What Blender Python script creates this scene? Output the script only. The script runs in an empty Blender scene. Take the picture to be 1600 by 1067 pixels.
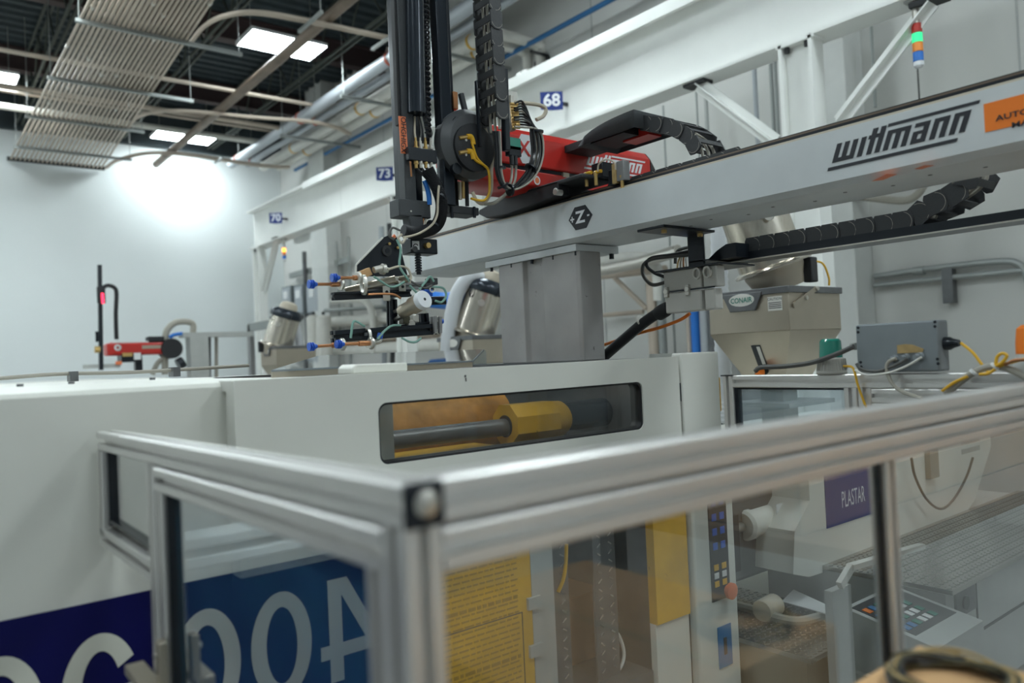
import bpy, bmesh, math, random
from mathutils import Vector, Matrix
random.seed(7)
EYE = 1.65                                   # eye height above the floor; all builder coordinates are relative to the eye
# ------------------------------------------------------------------ camera
FPX, YAW, PIT, ROL = 1205.4, 0.8981275, 0.0193872, -0.04510752
fw = Vector((math.cos(PIT)*math.cos(YAW), math.cos(PIT)*math.sin(YAW), math.sin(PIT)))
r0 = fw.cross(Vector((0, 0, 1))).normalized(); u0 = r0.cross(fw)
RT = math.cos(ROL)*r0 + math.sin(ROL)*u0; UP = -math.sin(ROL)*r0 + math.cos(ROL)*u0
sc = bpy.context.scene
col = sc.collection
cam = bpy.data.objects.new('camera', bpy.data.cameras.new('camera')); col.objects.link(cam)
cam.data.sensor_width = 36; cam.data.lens = 36*FPX/1600; cam.data.clip_start = .02
cam.matrix_world = Matrix(((RT.x, UP.x, -fw.x, 0), (RT.y, UP.y, -fw.y, 0), (RT.z, UP.z, -fw.z, EYE), (0, 0, 0, 1)))
cam.data.dof.use_dof = True; cam.data.dof.focus_distance = 3.3; cam.data.dof.aperture_fstop = 1.75
sc.camera = cam
# ------------------------------------------------------------------ world, exposure
wd = bpy.data.worlds.new('world'); sc.world = wd; wd.use_nodes = True
wd.node_tree.nodes['Background'].inputs[0].default_value = (.6, .72, .8, 1)
wd.node_tree.nodes['Background'].inputs[1].default_value = .05
vs = sc.view_settings; vs.view_transform = 'Standard'; vs.look = 'None'; vs.gamma = 1; vs.use_curve_mapping = False
vs.exposure = 0.74
LAMP = 26.0                                  # emission of the ceiling lamp panels
# ------------------------------------------------------------------ pixel -> place helpers (a ray through the 1600x1067 frame met with a plane)
def ray(x, y): return RT*((x-800)/FPX) - UP*((y-533.5)/FPX) + fw
def aX(x, y, X): d = ray(x, y); return d*(X/d.x)
def aY(x, y, Y): d = ray(x, y); return d*(Y/d.y)
def aZ(x, y, Z): d = ray(x, y); return d*(Z/d.z)
def LX(X, *ps): return [aX(a, b, X) for a, b in ps]
def LY(Y, *ps): return [aY(a, b, Y) for a, b in ps]
def LZ(Z, *ps): return [aZ(a, b, Z) for a, b in ps]
V = Vector
# ------------------------------------------------------------------ materials
MATS = {}
def mat(name, c, rough=.5, metal=0., var=0., vscale=6., bump=0., bscale=60., emit=0., spec=.5, dirt=None, dscale=3., stretch=None):
    m = bpy.data.materials.new(name); m.use_nodes = True; nt = m.node_tree; b = nt.nodes['Principled BSDF']
    b.inputs['Base Color'].default_value = (*c, 1); b.inputs['Roughness'].default_value = rough; b.inputs['Metallic'].default_value = metal
    b.inputs['Specular IOR Level'].default_value = spec
    if emit:
        b.inputs['Emission Color'].default_value = (*c, 1); b.inputs['Emission Strength'].default_value = emit
    tc = nt.nodes.new('ShaderNodeTexCoord'); src = tc.outputs['Object']
    if stretch:
        mp = nt.nodes.new('ShaderNodeMapping'); mp.inputs['Scale'].default_value = stretch; nt.links.new(src, mp.inputs[0]); src = mp.outputs[0]
    out = None
    if var:
        n = nt.nodes.new('ShaderNodeTexNoise'); n.inputs['Scale'].default_value = vscale; n.inputs['Detail'].default_value = 5
        nt.links.new(src, n.inputs['Vector'])
        r = nt.nodes.new('ShaderNodeValToRGB'); r.color_ramp.elements[0].position = .3; r.color_ramp.elements[1].position = .7
        r.color_ramp.elements[0].color = (*[max(0, x*(1-var)) for x in c], 1); r.color_ramp.elements[1].color = (*[min(1, x*(1+var*.5)) for x in c], 1)
        nt.links.new(n.outputs['Fac'], r.inputs[0]); out = r.outputs[0]
    if dirt:
        n = nt.nodes.new('ShaderNodeTexNoise'); n.inputs['Scale'].default_value = dscale; n.inputs['Detail'].default_value = 8; n.inputs['Roughness'].default_value = .7
        nt.links.new(src, n.inputs['Vector'])
        r = nt.nodes.new('ShaderNodeValToRGB'); r.color_ramp.elements[0].position = dirt[1]; r.color_ramp.elements[1].position = dirt[1]+.03
        nt.links.new(n.outputs['Fac'], r.inputs[0])
        mx = nt.nodes.new('ShaderNodeMix'); mx.data_type = 'RGBA'; nt.links.new(r.outputs[0], mx.inputs[0])
        mx.inputs[6].default_value = (*c, 1); mx.inputs[7].default_value = (*dirt[0], 1)
        if out: nt.links.new(out, mx.inputs[6])
        out = mx.outputs[2]
    if out: nt.links.new(out, b.inputs['Base Color'])
    if bump:
        n = nt.nodes.new('ShaderNodeTexNoise'); n.inputs['Scale'].default_value = bscale; nt.links.new(src, n.inputs['Vector'])
        bp = nt.nodes.new('ShaderNodeBump'); bp.inputs['Strength'].default_value = bump; bp.inputs['Distance'].default_value = .005
        nt.links.new(n.outputs['Fac'], bp.inputs['Height']); nt.links.new(bp.outputs[0], b.inputs['Normal'])
    MATS[name] = m; return m
def glass(name, tint, base, scale, rough=.02, haze=0., hcol=(.6, .65, .65)):
    m = bpy.data.materials.new(name); m.use_nodes = True; nt = m.node_tree; nt.nodes.remove(nt.nodes['Principled BSDF'])
    o = nt.nodes['Material Output']; t = nt.nodes.new('ShaderNodeBsdfTransparent'); t.inputs[0].default_value = (*tint, 1)
    g = nt.nodes.new('ShaderNodeBsdfGlossy'); g.inputs['Roughness'].default_value = rough
    f = nt.nodes.new('ShaderNodeFresnel'); f.inputs[0].default_value = 1.5
    ma = nt.nodes.new('ShaderNodeMath'); ma.operation = 'MULTIPLY_ADD'; ma.inputs[1].default_value = scale; ma.inputs[2].default_value = base; ma.use_clamp = True
    nt.links.new(f.outputs[0], ma.inputs[0]); last = t.outputs[0]
    ge = nt.nodes.new('ShaderNodeNewGeometry'); fb = nt.nodes.new('ShaderNodeMath'); fb.operation = 'SUBTRACT'; fb.inputs[0].default_value = 1   # only the outer face of the sheet mirrors
    nt.links.new(ge.outputs['Backfacing'], fb.inputs[1]); fm = nt.nodes.new('ShaderNodeMath'); fm.operation = 'MULTIPLY'
    nt.links.new(ma.outputs[0], fm.inputs[0]); nt.links.new(fb.outputs[0], fm.inputs[1])
    if haze:
        d = nt.nodes.new('ShaderNodeBsdfDiffuse'); d.inputs[0].default_value = (*hcol, 1)
        tc = nt.nodes.new('ShaderNodeTexCoord'); n = nt.nodes.new('ShaderNodeTexNoise'); n.inputs['Scale'].default_value = 5; n.inputs['Detail'].default_value = 6
        nt.links.new(tc.outputs['Object'], n.inputs['Vector'])
        mm = nt.nodes.new('ShaderNodeMath'); mm.operation = 'MULTIPLY'; mm.inputs[1].default_value = haze*2; nt.links.new(n.outputs['Fac'], mm.inputs[0])
        h = nt.nodes.new('ShaderNodeMixShader'); nt.links.new(mm.outputs[0], h.inputs[0]); nt.links.new(last, h.inputs[1]); nt.links.new(d.outputs[0], h.inputs[2]); last = h.outputs[0]
    mx = nt.nodes.new('ShaderNodeMixShader'); nt.links.new(fm.outputs[0], mx.inputs[0]); nt.links.new(last, mx.inputs[1]); nt.links.new(g.outputs[0], mx.inputs[2])
    nt.links.new(mx.outputs[0], o.inputs[0]); MATS[name] = m; return m
mat('wall', (.61, .61, .585), .75, var=.05, vscale=.6)
mat('wall_far_lit', (.80, .84, .84), .75, var=.03, vscale=.5)  # paler than the right wall: stronger light on the back wall put into its colour
mat('pilaster', (.66, .67, .65), .6, var=.04)
mat('wall_dark', (.58, .59, .59), .75)
mat('floor', (.30, .30, .29), .35, var=.15, vscale=1.5)
mat('deck', (.035, .05, .058), .7, var=.2)
mat('joist', (.05, .06, .05), .65)
mat('girder', (.05, .03, .03), .65)
mat('conduit', (.54, .46, .38), .5, .35, var=.15, vscale=2)
mat('strut', (.34, .36, .35), .5, .6)
mat('brown_pipe', (.20, .15, .11), .5, .2, var=.25, vscale=3)
mat('grey_pipe', (.42, .45, .48), .5, .3)
mat('white_pipe', (.72, .71, .66), .55, var=.06)
mat('blue_pipe', (.02, .14, .34), .5)
mat('red_clamp', (.42, .08, .04), .5)
mat('crane_white', (.88, .89, .86), .45, var=.04, vscale=2)
mat('sign_blue', (.012, .035, .20), .45)
mat('sign_white', (.8, .82, .85), .5)
mat('machine', (.75, .75, .69), .42, var=.05, vscale=3, dirt=((.42, .36, .26), .70), dscale=5)
mat('band', (.001, .002, .075), .45, spec=.25)
mat('letter', (.66, .66, .58), .5)
mat('housing', (.60, .59, .55), .5, var=.08)
mat('beam', (.58, .61, .62), .42, var=.08, vscale=4, dirt=((.20, .12, .08), .71), dscale=9)
mat('column', (.34, .33, .32), .5, var=.14, vscale=5, dirt=((.03, .025, .02), .67), dscale=26)
mat('gear_grey', (.085, .09, .095), .45)
mat('black', (.013, .017, .023), .28, .25)
mat('gloss_black', (.03, .038, .05), .2, .35)
mat('rubber', (.014, .015, .018), .6)
mat('chain', (.035, .037, .04), .55, bump=.2, bscale=90)
mat('hood', (.045, .05, .055), .55, bump=.3, bscale=220)
mat('red', (.52, .025, .018), .30, var=.06)
mat('logo_white', (.70, .72, .74), .5)
mat('ink', (.012, .014, .02), .5)
mat('alu', (.78, .77, .75), .36, .75, var=.04, vscale=2)
mat('alu_dark', (.30, .30, .30), .45, .7)
mat('steel', (.66, .61, .53), .24, .95, var=.1, vscale=8, stretch=(12, 12, .6))
mat('sheet', (.46, .41, .33), .36, .75, var=.06)
mat('zinc', (.62, .6, .55), .35, .85)
mat('brass', (.62, .42, .16), .35, .8)
mat('copper', (.48, .22, .10), .35, .8)
mat('boxgrey', (.21, .235, .25), .55, var=.08, vscale=12)
mat('jgrey', (.45, .46, .44), .5, var=.08)
mat('yellow', (.72, .40, .02), .45, var=.15, vscale=10, dirt=((.10, .07, .03), .66), dscale=20)
mat('orange_lump', (.72, .33, .07), .5, var=.3, vscale=14, bump=.5, bscale=40)
mat('yellow_wire', (.75, .42, .02), .45)
mat('orange', (.85, .20, .01), .5)
mat('orange_red', (.80, .20, .07), .5)
mat('cable_grey', (.36, .34, .29), .55)
mat('cable_tan', (.52, .46, .36), .5)
mat('rail_brown', (.16, .12, .09), .4, .4)
mat('cable_dark', (.09, .09, .085), .5)
mat('cable_white', (.7, .69, .64), .5)
mat('cable_green', (.22, .40, .34), .45)
mat('blue', (.02, .11, .55), .35)
mat('blue_hose', (.02, .18, .62), .4)
mat('hose_clear', (.58, .60, .62), .35)
mat('dark', (.03, .032, .035), .6)
mat('darksteel', (.16, .165, .17), .4, .5, var=.2, vscale=8)
mat('plate', (.50, .48, .45), .22, .9, var=.12)
mat('tape', (.42, .29, .12), .5, var=.2, vscale=40)
mat('card', (.60, .36, .17), .75, var=.06)
mat('wood', (.30, .17, .09), .6, var=.15)
mat('paper', (.75, .76, .76), .7)
mat('label_blue', (.03, .18, .42), .6)
mat('beacon_green', (.015, .22, .16), .15, spec=.8)
mat('beacon_base', (.46, .45, .41), .5)
mat('olive', (.07, .065, .035), .45)
mat('text_brown', (.40, .22, .02), .6)
mat('joint', (.42, .43, .42), .7)
mat('cable_gloss', (.02, .022, .025), .22)
mat('lamp', (.86, .97, 1.0), .5, emit=LAMP)
mat('lamp_frame', (.75, .77, .78), .5)
mat('l_red', (.55, .03, .02), .3); mat('l_green', (.03, .62, .24), .3, emit=.7); mat('l_orange', (1., .33, .05), .3)
mat('l_amber', (1., .36, .04), .3, emit=2.5); mat('l_blue', (.04, .2, .65), .3); mat('l_led', (1., .03, .08), .3, emit=2.0)
glass('pane_clear', (.93, .95, .95), .02, 2.2, .015, .035)
glass('pane_side', (.86, .90, .92), .10, 2.2, .012, .11, (.12, .45, .72))
glass('pane_smoke', (.84, .84, .82), .02, 1.0, .05, .03)
glass('acrylic', (.85, .9, .93), .06, 1.5, .03, .10, (.55, .66, .72))
# ------------------------------------------------------------------ builders
BASE = {}
class MB:
    def __init__(s): s.v = []; s.f = []
    def add(s, vs, fs):
        n = len(s.v); s.v += [V(p) for p in vs]; s.f += [[i+n for i in f] for f in fs]; return s
    def box(s, a, b):
        x0, x1 = sorted((a[0], b[0])); y0, y1 = sorted((a[1], b[1])); z0, z1 = sorted((a[2], b[2]))
        return s.add([(x0,y0,z0),(x1,y0,z0),(x1,y1,z0),(x0,y1,z0),(x0,y0,z1),(x1,y0,z1),(x1,y1,z1),(x0,y1,z1)],
                     [(3,2,1,0),(4,5,6,7),(0,1,5,4),(1,2,6,5),(2,3,7,6),(3,0,4,7)])
    def fr(s, p0, p1, ref):
        d = (V(p1)-V(p0)); d.normalize(); ref = V(ref); u = ref-d*ref.dot(d)
        if u.length < 1e-4: u = V((1,0,0))-d*d.x
        if u.length < 1e-4: u = V((0,1,0))
        u.normalize(); return d, u, d.cross(u)
    def sweep(s, p0, p1, poly, ref=(0,0,1)):           # polygon (u,v) extruded from p0 to p1
        p0, p1 = V(p0), V(p1); d, u, w = s.fr(p0, p1, ref); n = len(poly)
        vs = [p0+u*a+w*b for a, b in poly]+[p1+u*a+w*b for a, b in poly]
        fs = [tuple(range(n))[::-1], tuple(range(n, 2*n))]+[(i, (i+1) % n, n+(i+1) % n, n+i) for i in range(n)]
        return s.add(vs, fs)
    def bar(s, p0, p1, a, b, ref=(0,0,1)):             # a along ref, b across
        return s.sweep(p0, p1, [(-a/2,-b/2),(a/2,-b/2),(a/2,b/2),(-a/2,b/2)], ref)
    def prof(s, p0, p1, w=.045, h=None, ref=(0,0,1), g=.0062, dep=.016):   # slotted aluminium extrusion
        h = h or w; q = []; c = .003
        def side(L): return L
        hw, hh = w/2, h/2
        def slots(n, L): return [(-L/2+L*(i+.5)/n) for i in range(n)]
        nh = max(1, round(h/w)) if h >= w else 1; nw = max(1, round(w/h)) if w > h else 1
        for t in slots(nw, w): q += [(t-g, -hh), (t-g, -hh+dep), (t+g, -hh+dep), (t+g, -hh)]
        q += [(hw-c, -hh), (hw, -hh+c)]
        for t in slots(nh, h): q += [(hw, t-g), (hw-dep, t-g), (hw-dep, t+g), (hw, t+g)]
        q += [(hw, hh-c), (hw-c, hh)]
        for t in reversed(slots(nw, w)): q += [(t+g, hh), (t+g, hh-dep), (t-g, hh-dep), (t-g, hh)]
        q += [(-hw+c, hh), (-hw, hh-c)]
        for t in reversed(slots(nh, h)): q += [(-hw, t+g), (-hw+dep, t+g), (-hw+dep, t-g), (-hw, t-g)]
        q += [(-hw, -hh+c), (-hw+c, -hh)]
        return s.sweep(p0, p1, q, ref)
    def cyl(s, p0, p1, r, r2=None, n=20, cap=True):
        p0, p1 = V(p0), V(p1); d, u, w = s.fr(p0, p1, (0,0,1)); r2 = r if r2 is None else r2; vs = []
        for p, q in ((p0, r), (p1, r2)): vs += [p+u*(q*math.cos(2*math.pi*i/n))+w*(q*math.sin(2*math.pi*i/n)) for i in range(n)]
        fs = [(i, (i+1) % n, n+(i+1) % n, n+i) for i in range(n)]
        if cap: fs += [tuple(range(n))[::-1], tuple(range(n, 2*n))]
        return s.add(vs, fs)
    def lathe(s, p0, p1, prof, n=28):                  # prof: (t along axis in metres, radius)
        p0, p1 = V(p0), V(p1); d, u, w = s.fr(p0, p1, (0,0,1)); vs = []; m = len(prof)
        for t, r in prof: vs += [p0+d*t+u*(r*math.cos(2*math.pi*i/n))+w*(r*math.sin(2*math.pi*i/n)) for i in range(n)]
        fs = [(k*n+i, k*n+(i+1) % n, (k+1)*n+(i+1) % n, (k+1)*n+i) for k in range(m-1) for i in range(n)]
        fs += [tuple(range(n))[::-1], tuple(range((m-1)*n, m*n))]
        return s.add(vs, fs)
    def tube(s, pts, r, n=8, sub=6, closed=False, rib=0):
        P = [V(p) for p in pts]; C = []
        if len(P) > 2 and sub > 1:
            Q = [P[0]*2-P[1]]+P+[P[-1]*2-P[-2]]
            for i in range(1, len(Q)-2):
                a, b, c, d = Q[i-1:i+3]
                for k in range(sub):
                    t = k/sub; C.append(.5*((2*b)+(c-a)*t+(2*a-5*b+4*c-d)*t*t+(3*b-a-3*c+d)*t**3))
            C.append(P[-1])
        else: C = P
        vs = []; up = V((.13, .21, 1)).normalized(); u = None
        for i, p in enumerate(C):
            d = (C[min(i+1, len(C)-1)]-C[max(i-1, 0)])
            if d.length < 1e-9: d = V((0,0,1))
            d.normalize()
            u = (up-d*up.dot(d)) if u is None else (u-d*u.dot(d))
            if u.length < 1e-4: u = V((1,0,0))-d*d.x
            u.normalize(); w = d.cross(u)
            rr = r*(1+rib*(1 if i % 2 else -1)) if rib else r
            vs += [p+u*(rr*math.cos(2*math.pi*j/n))+w*(rr*math.sin(2*math.pi*j/n)) for j in range(n)]
        m = len(C)
        fs = [(k*n+j, k*n+(j+1) % n, (k+1)*n+(j+1) % n, (k+1)*n+j) for k in range(m-1) for j in range(n)]
        fs += [tuple(range(n))[::-1], tuple(range((m-1)*n, m*n))]
        return s.add(vs, fs)
    def flat(s, o, U, W, poly, th=.002):               # 2-D polygon on plane (o,U,W), thickness towards U x W
        o, U, W = V(o), V(U), V(W); nn = U.cross(W).normalized(); n = len(poly)
        vs = [o+U*a+W*b for a, b in poly]+[o+U*a+W*b+nn*th for a, b in poly]
        return s.add(vs, [tuple(range(n))[::-1], tuple(range(n, 2*n))]+[(i, (i+1) % n, n+(i+1) % n, n+i) for i in range(n)])
    def ring(s, o, U, W, a, b, a2, b2, t0=0, t1=360, n=40, th=.002):   # elliptic ring segment
        o, U, W = V(o), V(U), V(W); nn = U.cross(W).normalized(); vs = []; full = t1-t0 >= 360; m = n if full else n+1
        for i in range(m):
            t = math.radians(t0+(t1-t0)*i/n); c, q = math.cos(t), math.sin(t)
            e = o+U*(a*c)+W*(b*q); g = o+U*(a2*c)+W*(b2*q); vs += [e, g, e+nn*th, g+nn*th]
        fs = []
        for i in range(n):
            A = 4*i; B = 4*((i+1) % m); fs += [(A+2, B+2, B+3, A+3), (A, A+1, B+1, B), (A, B, B+2, A+2), (A+1, A+3, B+3, B+1)]
        if not full: fs += [(0, 2, 3, 1), (4*m-4, 4*m-3, 4*m-1, 4*m-2)]
        return s.add(vs, fs)
    def build(s, name, m, parent=None, smooth=True, bevel=0, ang=35):
        me = bpy.data.meshes.new(name); b = BASE.get(parent, V((0,0,0))); off = V((0,0,EYE))-b
        me.from_pydata([p+off for p in s.v], [], s.f); me.update()
        bm = bmesh.new(); bm.from_mesh(me); bmesh.ops.recalc_face_normals(bm, faces=bm.faces); bm.to_mesh(me); bm.free()
        if smooth:
            me.polygons.foreach_set('use_smooth', [True]*len(me.polygons)); me.set_sharp_from_angle(angle=math.radians(ang))
        me.materials.append(MATS[m]); o = bpy.data.objects.new(name, me); col.objects.link(o)
        if parent: o.parent = parent
        BASE[o] = b
        if bevel:
            md = o.modifiers.new('bevel', 'BEVEL'); md.width = bevel; md.segments = 2; md.limit_method = 'ANGLE'; md.angle_limit = math.radians(40)
        return o
def tag(o, label=None, cat=None, group=None, kind=None):
    if label: o['label'] = label
    if cat: o['category'] = cat
    if group: o['group'] = group
    if kind: o['kind'] = kind
    return o
def thing(name, label, cat, loc, group=None):
    o = bpy.data.objects.new(name, None); col.objects.link(o); loc = V(loc)+V((0,0,EYE)); o.location = loc; BASE[o] = loc
    o.empty_display_size = .1
    return tag(o, label, cat, group)
def struct(name, mb, m, parent=None, **k):
    o = mb.build(name, m, parent, **k)
    if not parent: o['kind'] = 'structure'
    return o
def bx(a, b): return MB().box(a, b)
def tb(pts, r, n=8, sub=6, rib=0): return MB().tube(pts, r, n, sub, rib=rib)
FONT = None
def text(name, s, m, parent, o, U, W, size, th=.0015, align='CENTER', bold=0., sx=1.):
    cu = bpy.data.curves.new('t', 'FONT'); cu.body = s; cu.size = 1; cu.align_x = align; cu.align_y = 'CENTER'; cu.extrude = 0; cu.offset = bold; cu.resolution_u = 3
    ob = bpy.data.objects.new('t', cu); col.objects.link(ob)
    me = bpy.data.meshes.new_from_object(ob.evaluated_get(bpy.context.evaluated_depsgraph_get()))
    o, U, W = V(o), V(U).normalized(), V(W).normalized(); N = U.cross(W)
    vs = [o+U*(p.co.x*size*sx)+W*(p.co.y*size)+N*th for p in me.vertices]; fs = [tuple(p.vertices) for p in me.polygons]
    bpy.data.objects.remove(ob); bpy.data.curves.remove(cu); bpy.data.meshes.remove(me)
    mb = MB(); mb.add(vs, fs); return mb.build(name, m, parent, smooth=False)
def copy_tree(o, parent=None):
    c = o.copy(); col.objects.link(c)
    if parent: c.parent = parent
    for ch in list(o.children): copy_tree(ch, c)
    return c
def logo(name, m, parent, o, U, W, su, sv, th=.0015):
    R = []
    def b(x0, x1, y0, y1): R.append((x0, x1, y0, y1))
    w = .22
    for x in (0, .38, .76): b(x, x+w, .22, 1)
    b(0, .98, 0, .22); b(1.14, 1.36, 0, 1.0)
    for x in (1.56, 1.92): b(x, x+w, 0, 1.32)
    b(1.46, 1.56, .8, 1); b(1.78, 1.92, .8, 1)
    for x in (2.28, 2.66, 3.04): b(x, x+w, 0, .8)
    b(2.28, 3.26, .8, 1)
    b(3.42, 3.64, .2, .45); b(3.8, 4.02, .2, .8); b(3.42, 4.02, 0, .2); b(3.42, 3.8, .45, .6); b(3.42, 4.02, .8, 1)
    for x in (4.18, 4.94): b(x, x+w, 0, .8); b(x+.38, x+.38+w, 0, .8); b(x, x+.6, .8, 1)
    b(2.2, 5.75, 1.2, 1.36); b(-.12, 5.35, -.4, -.22)
    mb = MB()
    for x0, x1, y0, y1 in R:
        mb.flat(o, V(U)*su, V(W)*sv, [(x0+.3*y0, y0), (x1+.3*y0, y0), (x1+.3*y1, y1), (x0+.3*y1, y1)], th)
    return mb.build(name, m, parent, smooth=False)
def hexa(name, m, parent, o, U, W, a, b, th=.001):
    mb = MB(); mb.flat(o, U, W, [(-a, 0), (-a*.45, -b), (a*.45, -b), (a, 0), (a*.45, b), (-a*.45, b)], th); return mb.build(name, m, parent, smooth=False)
X1, Y1, Z1 = V((1,0,0)), V((0,1,0)), V((0,0,1))
FLOOR = -EYE
# ================================================================== THE ROOM
WX, WY, CE = 7.54, 18.4, 6.1
struct('floor', bx((-8.2,-6.2,FLOOR-.1), (WX+.2,WY+.2,FLOOR)), 'floor', smooth=False)
struct('wall_back', bx((-8,WY,FLOOR), (WX,WY+.2,CE)), 'wall_far_lit', smooth=False)
wr = struct('wall_right', bx((WX,-6,FLOOR), (WX+.2,WY+.2,CE)), 'wall', smooth=False)
struct('wall_left', bx((-8.2,-6,FLOOR), (-8,WY+.2,CE)), 'wall_dark', smooth=False)
struct('wall_front', bx((-8.2,-6.2,FLOOR), (WX+.2,-6,CE)), 'wall_dark', smooth=False)
for y in (16.2, 13.2, 10.2, 7.4, 5.6, 3.9, 2.35, .6, -1.4):
    bx((WX-.006,y-.008,FLOOR), (WX,y+.008,5.4)).build('panel_joint', 'joint', wr, smooth=False)
# corrugated roof deck
prof = []; y = -6.2
while y < WY+.2: prof += [(y,6.1),(y+.11,6.1),(y+.14,6.04),(y+.25,6.04),(y+.28,6.1)]; y += .28
mb = MB(); n = len(prof); mb.add([(-8.2,a,b) for a, b in prof]+[(WX+.2,a,b) for a, b in prof], [(i,i+1,n+i+1,n+i) for i in range(n-1)])
mb.box((-8.2,-6.2,6.12), (WX+.2,WY+.2,6.2)); struct('ceiling', mb, 'deck', smooth=False)
struct('trim_1', bx((-8,WY-.12,5.05), (WX,WY,6.04)), 'deck', smooth=False)  # shadow along the wall top, put in as a dark strip
def joist(x):
    t = thing('roof_joist', None, 'joist', (x,6,5.9))
    for s in (-.05, .05):
        bx((x+s-.018,-6,5.93),(x+s+.018,WY-.12,5.97)).build('top_chord', 'joist', t, smooth=False)
        bx((x+s-.018,-6,5.13),(x+s+.018,WY-.12,5.17)).build('bottom_chord', 'joist', t, smooth=False)
    mb = MB(); y = 4
    while y < WY-1: mb.bar((x,y,5.16),(x,y+.6,5.94),.025,.025); mb.bar((x,y+.6,5.94),(x,y+1.2,5.16),.025,.025); y += 1.2
    mb.build('web', 'joist', t, smooth=False); return t
for x, l in ((2.03,'dark open web roof joist above the conduit bundle'), (3.92,'dark open web roof joist right of the conduit bundle'),
             (5.81,'dark open web roof joist beside the row of white pipes'), (.2,'dark open web roof joist at the far left')):
    j = joist(x); j['label'] = l; j['group'] = 'roof joists'
for y, l in ((13.1,'dark red roof girder crossing above the nearer lit lamp'), (16.4,'dark red roof girder nearest the far wall')):
    g = MB(); g.box((-8,y-.1,5.6),(WX,y+.1,5.63)).box((-8,y-.015,5.63),(WX,y+.015,6.0)).box((-8,y-.1,6.0),(WX,y+.1,6.03))
    tag(g.build('roof_girder', 'girder', smooth=False), l, 'girder', 'roof girders')
# ceiling lamps: the three in view and the rest of the same grid
def lamp(x, y, label):
    t = thing('ceiling_lamp', label, 'lamp', (x,y,5.1), 'flat panel ceiling lamps')
    bx((x-.6,y-.33,5.1),(x+.6,y+.33,5.115)).build('diffuser', 'lamp', t, smooth=False)
    m = MB().box((x-.62,y-.35,5.112),(x+.62,y+.35,5.16)).box((x-.62,y-.35,5.095),(x-.6,y+.35,5.12)).box((x+.6,y-.35,5.095),(x+.62,y+.35,5.12))
    m.build('housing', 'lamp_frame', t, smooth=False)
    for sx in (-.5, .5): MB().cyl((x+sx,y,5.15),(x+sx,y,6.04),.006,n=6).build('hanger_rod', 'strut', t)
lamp(4.9, 11.68, 'bright flat ceiling lamp, upper one behind the brown pipe'); lamp(5.0, 17.45, 'bright flat ceiling lamp near the far wall behind the brown pipe'); lamp(1.1, 15.5, 'bright flat ceiling lamp at the far left edge')
for x, ys in ((4.9,(5.9,.1,-5.2)), (1.1,(9.7,3.9,-1.9)), (-2.7,(17.4,11.7,5.9,.1)), (-6.4,(15.5,9.7))):
    for y in ys: lamp(x, y, 'flat panel ceiling lamp outside the picture')
# conduit bundle on trapeze hangers
t = thing('conduit_rack', 'wide rack of parallel grey conduits hung below the dark ceiling', 'conduits', (2.5,12,4.42))
def cx(i, y): return 1.87+i/21*(1.17+.45*(y-9.3)/8.8)
for i in range(22):
    y0 = 4.5; pts = [(cx(i,y0),y0,4.42),(cx(i,18.2),18.2,4.42)]
    tb(pts, .021, 8).build('conduit', 'conduit', t)
    yy = random.uniform(9, 17); MB().cyl((cx(i,yy),yy-.03,4.42),(cx(i,yy),yy+.03,4.42),.027,n=8).build('coupling', 'zinc', t)
for y, x0, x1 in ((10.58,1.8,3.85), (12.85,1.8,3.85), (14.95,1.75,3.6), (17.05,1.8,3.85), (8.3,1.8,3.7), (6.2,1.8,3.5)):
    br = bx((x0,y-.025,4.35),(x1,y+.025,4.395)).build('trapeze_bar', 'strut', t, smooth=False)
    for x in (x0+.04, x1-.04): MB().cyl((x,y,4.33),(x,y,6.04),.006,n=6).build('hanger_rod', 'strut', br)
MB().box((1.8,18.2,4.38),(3.56,18.23,4.46)).build('end_bar', 'dark', t, smooth=False)
# conduits that peel off the bundle and run right
def run(name, label, Z, pxs, r=.028, n=2, dz=.07):
    t = thing(name, label, 'conduit', aZ(*pxs[0],Z), 'conduits bending off the rack')
    for k in range(n):
        q = [p+V((0,-k*dz*1.1,-k*.01)) for p in LZ(Z,*pxs)]
        tb(q, r, 8, 8).build('conduit', 'conduit', t)
    return t
t = run('conduit_run', 'pair of grey conduits bending off the rack over the nearer lamp', 4.45, [(296,68),(318,42),(350,26),(400,21),(480,34),(640,68)])
for px, py in ((482,33),(598,62)):
    p = aZ(px,py,4.40); h = bx(p+V((-.02,-.4,-.05)),p+V((.02,.3,-.01))).build('trapeze_bar', 'strut', t, smooth=False)
    MB().cyl(p+V((0,-.36,-.04)),p+V((0,-.36,1.6)),.007,n=6).build('hanger_rod', 'strut', h)
t = run('conduit_run', 'pair of grey conduits bending off the rack towards the crane beam', 4.45, [(196,205),(212,185),(240,176),(290,174),(400,184),(480,190),(525,200),(545,210)], n=2)
t = run('conduit_run', 'pale conduits bending off the rack end along the far wall', 4.45, [(165,262),(185,250),(230,240),(290,242),(400,258),(450,262)], .035, 2, .09)
for px, py in ((340,249),):
    p = aZ(px,py,4.40); bx(p+V((-.02,-.3,-.05)),p+V((.02,.2,-.01))).build('trapeze_bar', 'strut', t, smooth=False)
# pipes across the ceiling (along X)
for y, z, r, m, l in ((13.4,4.85,.025,'conduit','thin conduit crossing the ceiling behind the rack'), (15.3,4.85,.025,'conduit','thin conduit crossing the ceiling near the left lamp'),
                      (16.0,4.8,.06,'white_pipe','thick pale pipe crossing the ceiling near the far wall'), (14.55,4.7,.045,'conduit','grey pipe crossing behind the rack by the far lamp'), (13.0,4.72,.03,'conduit','slim pipe crossing below the dark red girder')):
    tag(MB().cyl((-8,y,z),(6.2,y,z),r,n=12).build('ceiling_pipe', m), l, 'pipe', 'pipes across the ceiling')
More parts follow.
